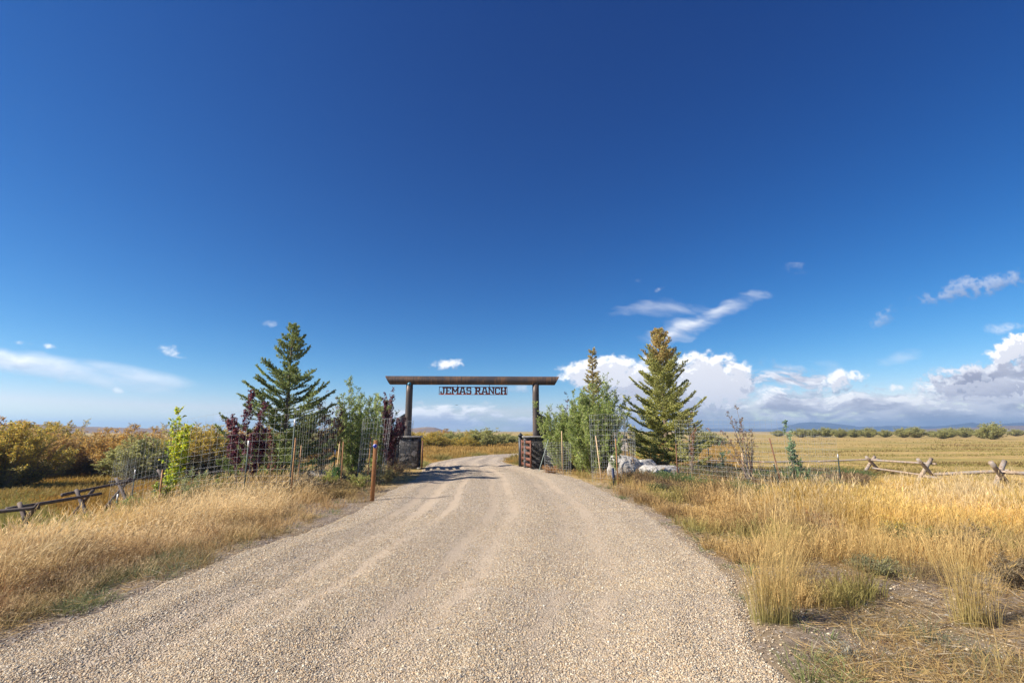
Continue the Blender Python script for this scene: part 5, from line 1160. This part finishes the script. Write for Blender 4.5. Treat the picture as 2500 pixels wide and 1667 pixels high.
grass_field('ground_cover', x, y, 12, .035 + .06 * vnoise(x, y, .4, 64), .09, .0032, ct * .8, ct, 'low mixed weeds and dry sprigs over the stony ground at the right', leanv=.9, cat='ground cover')

# individual clumps that stand out
def clump(px, py_, d, n, h, sp, cb, ct, label, leanv=.15, head=.15, wd=.0027, name='grass_clump', lean=(.03, 0)):
    x, y = xy(px, d, py_); b = MB(); q_ = 5; ox = rng.normal(0, sp * .5, q_); oy = rng.normal(0, sp * .5, q_); hq = h * np.array([1, .9, .78, .66, .5]); grass_field('', x + ox, y + oy, n // q_ + 1, hq, sp * .62, wd, np.repeat(np.array([cb]), q_, 0) * rng.uniform(.8, 1.1, (q_, 1)), np.repeat(np.array([ct]), q_, 0) * rng.uniform(.85, 1.1, (q_, 1)), '', leanv=leanv, lean=lean, mb=b, head=head)
    for a in b.v: a[:, 0] -= x; a[:, 1] -= y
    o = b.build(name, M_grass); o.location = (x, y, 0); tag(o, label, 'grass clump', 'clumps that stand out on the verges'); return o
clump(1895, 1560, 4.9, 520, .98, .16, C_(.36, .34, .12), STRAW * 1.1, 'tall golden bunchgrass clump with green base at the right road edge', .17, .35)
clump(1960, 1480, 5.9, 260, .62, .18, C_(.40, .30, .12), STRAW, 'golden clump just behind the tall roadside bunchgrass', .22)
clump(2075, 1440, 6.1, 220, .60, .16, C_(.36, .28, .12), C_(.52, .34, .14), 'thin tawny clump in the middle of the stony ground', .2)
clump(2010, 1330, 8.0, 260, .70, .2, C_(.44, .30, .12), PALE, 'pale upright clump left of the yellow rabbitbrush', .2)
clump(2375, 1500, 5.1, 330, 1.1, .15, C_(.40, .34, .12), STRAW * 1.1, 'tall stalky golden clump near the right edge', .15, .35)
clump(2450, 1640, 4.0, 60, .6, .25, C_(.40, .34, .12), STRAW, 'loose golden stalks at the bottom right corner', .3)
clump(455, 1390, 6.9, 420, .26, .28, C_(.12, .17, .08), C_(.24, .29, .15), 'low grey-green tuft at the left road edge', .75, 0)
clump(420, 1360, 7.3, 260, .34, .2, C_(.10, .14, .06), C_(.20, .24, .10), 'dark green tuft behind the grey-green one on the left', .6, 0)
clump(240, 1440, 6.1, 260, .34, .2, C_(.20, .22, .08), C_(.40, .32, .14), 'green-based tuft left of the grey-green one', .6, .1)
clump(60, 1540, 5.0, 220, .18, .25, C_(.24, .25, .10), C_(.44, .38, .18), 'short tuft at the lower left road edge', .8, 0)
clump(1800, 1450, 5.6, 240, .20, .16, C_(.10, .17, .05), C_(.20, .28, .09), 'bright green tuft at the right road edge', .7, 0)
clump(2200, 1600, 4.2, 90, .18, .14, C_(.12, .15, .08), C_(.20, .23, .13), 'blue-green tuft near the bottom right', .6, 0)
clump(2110, 1540, 4.7, 90, .20, .12, C_(.12, .15, .08), C_(.20, .23, .13), 'blue-green tuft left of the stalky golden clump', .6, 0)
clump(2340, 1560, 4.5, 240, .26, .22, C_(.12, .16, .09), C_(.20, .25, .14), 'blue-green grass at the foot of the stalky golden clump', .6, 0)
x, y = xy(2225, 8.0, 1380); shrub('rabbitbrush', x, y, .46, .45, 30, 2600, [(.22, .19, .07), (.16, .16, .07)], (.035, .012), 'yellow-flowered rabbitbrush on the stony ground at the right', 'shrub', top_pal=[(.42, .30, .05), (.36, .27, .05)], t0=.2, stemr=.004)
x, y = xy(2290, 7.6, 1400); shrub('rabbitbrush', x, y, .42, .38, 24, 1600, [(.16, .17, .07), (.12, .14, .06)], (.035, .012), 'greener rabbitbrush right of the yellow-flowered one', 'shrub', top_pal=[(.28, .23, .05), (.18, .19, .06)], t0=.2, stemr=.004)
x, y = xy(2150, 6.6, 1440); shrub('sagebrush', x, y, .26, .42, 26, 1500, [(.17, .165, .08), (.13, .135, .065), (.20, .19, .10)], (.03, .009), 'low grey-green sagebrush mound in front of the yellow-flowered shrub', 'shrub', t0=.15, stemr=.004)
x, y = xy(2060, 4.3, 1620); shrub('sagebrush', x, y, .11, .24, 22, 900, [(.24, .23, .18), (.20, .19, .15)], (.03, .009), 'pale silvery low sagebrush near the bottom edge', 'shrub', t0=.1, stemr=.004)
x, y = xy(2380, 7.2, 1360); shrub('dead_weed', x, y, .50, .42, 34, 1100, [(.17, .125, .07), (.20, .15, .085), (.13, .11, .06)], (.035, .012), 'dark purplish-brown dead weed behind the stalky golden clump', 'weeds', t0=.15, stemr=.004)
x, y = xy(2480, 6.0, 1440); shrub('dead_weed', x, y, .42, .38, 34, 1000, [(.16, .12, .07), (.20, .15, .085), (.12, .10, .06)], (.035, .012), 'dark brown dead weed at the right edge of the photo', 'weeds', t0=.15, stemr=.004)
x, y = xy(2030, 9.0, 1300); shrub('dead_weed', x, y, .42, .45, 22, 1500, [(.38, .20, .09), (.28, .15, .08)], (.035, .014), 'rusty flat-topped dead weed left of the yellow-flowered shrub', 'weeds', t0=.5, stemr=.004)

# ------------------------------------------------------------------ air: one closed volume round everything below the clouds
b = MB(); b.box((0, 0, 56), (13400, 13400, 120)); hz_o = b.build('haze', None); hz_o.data.materials.clear()
m = bpy.data.materials.new('air'); m.use_nodes = True; nt = m.node_tree; nt.nodes.clear()
pv = nt.nodes.new('ShaderNodeVolumePrincipled'); pv.inputs['Color'].default_value = (.45, .68, 1.0, 1); pv.inputs['Density'].default_value = HAZE_D; pv.inputs['Anisotropy'].default_value = .2
ho = nt.nodes.new('ShaderNodeOutputMaterial'); nt.links.new(pv.outputs[0], ho.inputs['Volume']); hz_o.data.materials.append(m)
tag(hz_o, 'thin blue haze over the far mountains', 'haze', kind='stuff')
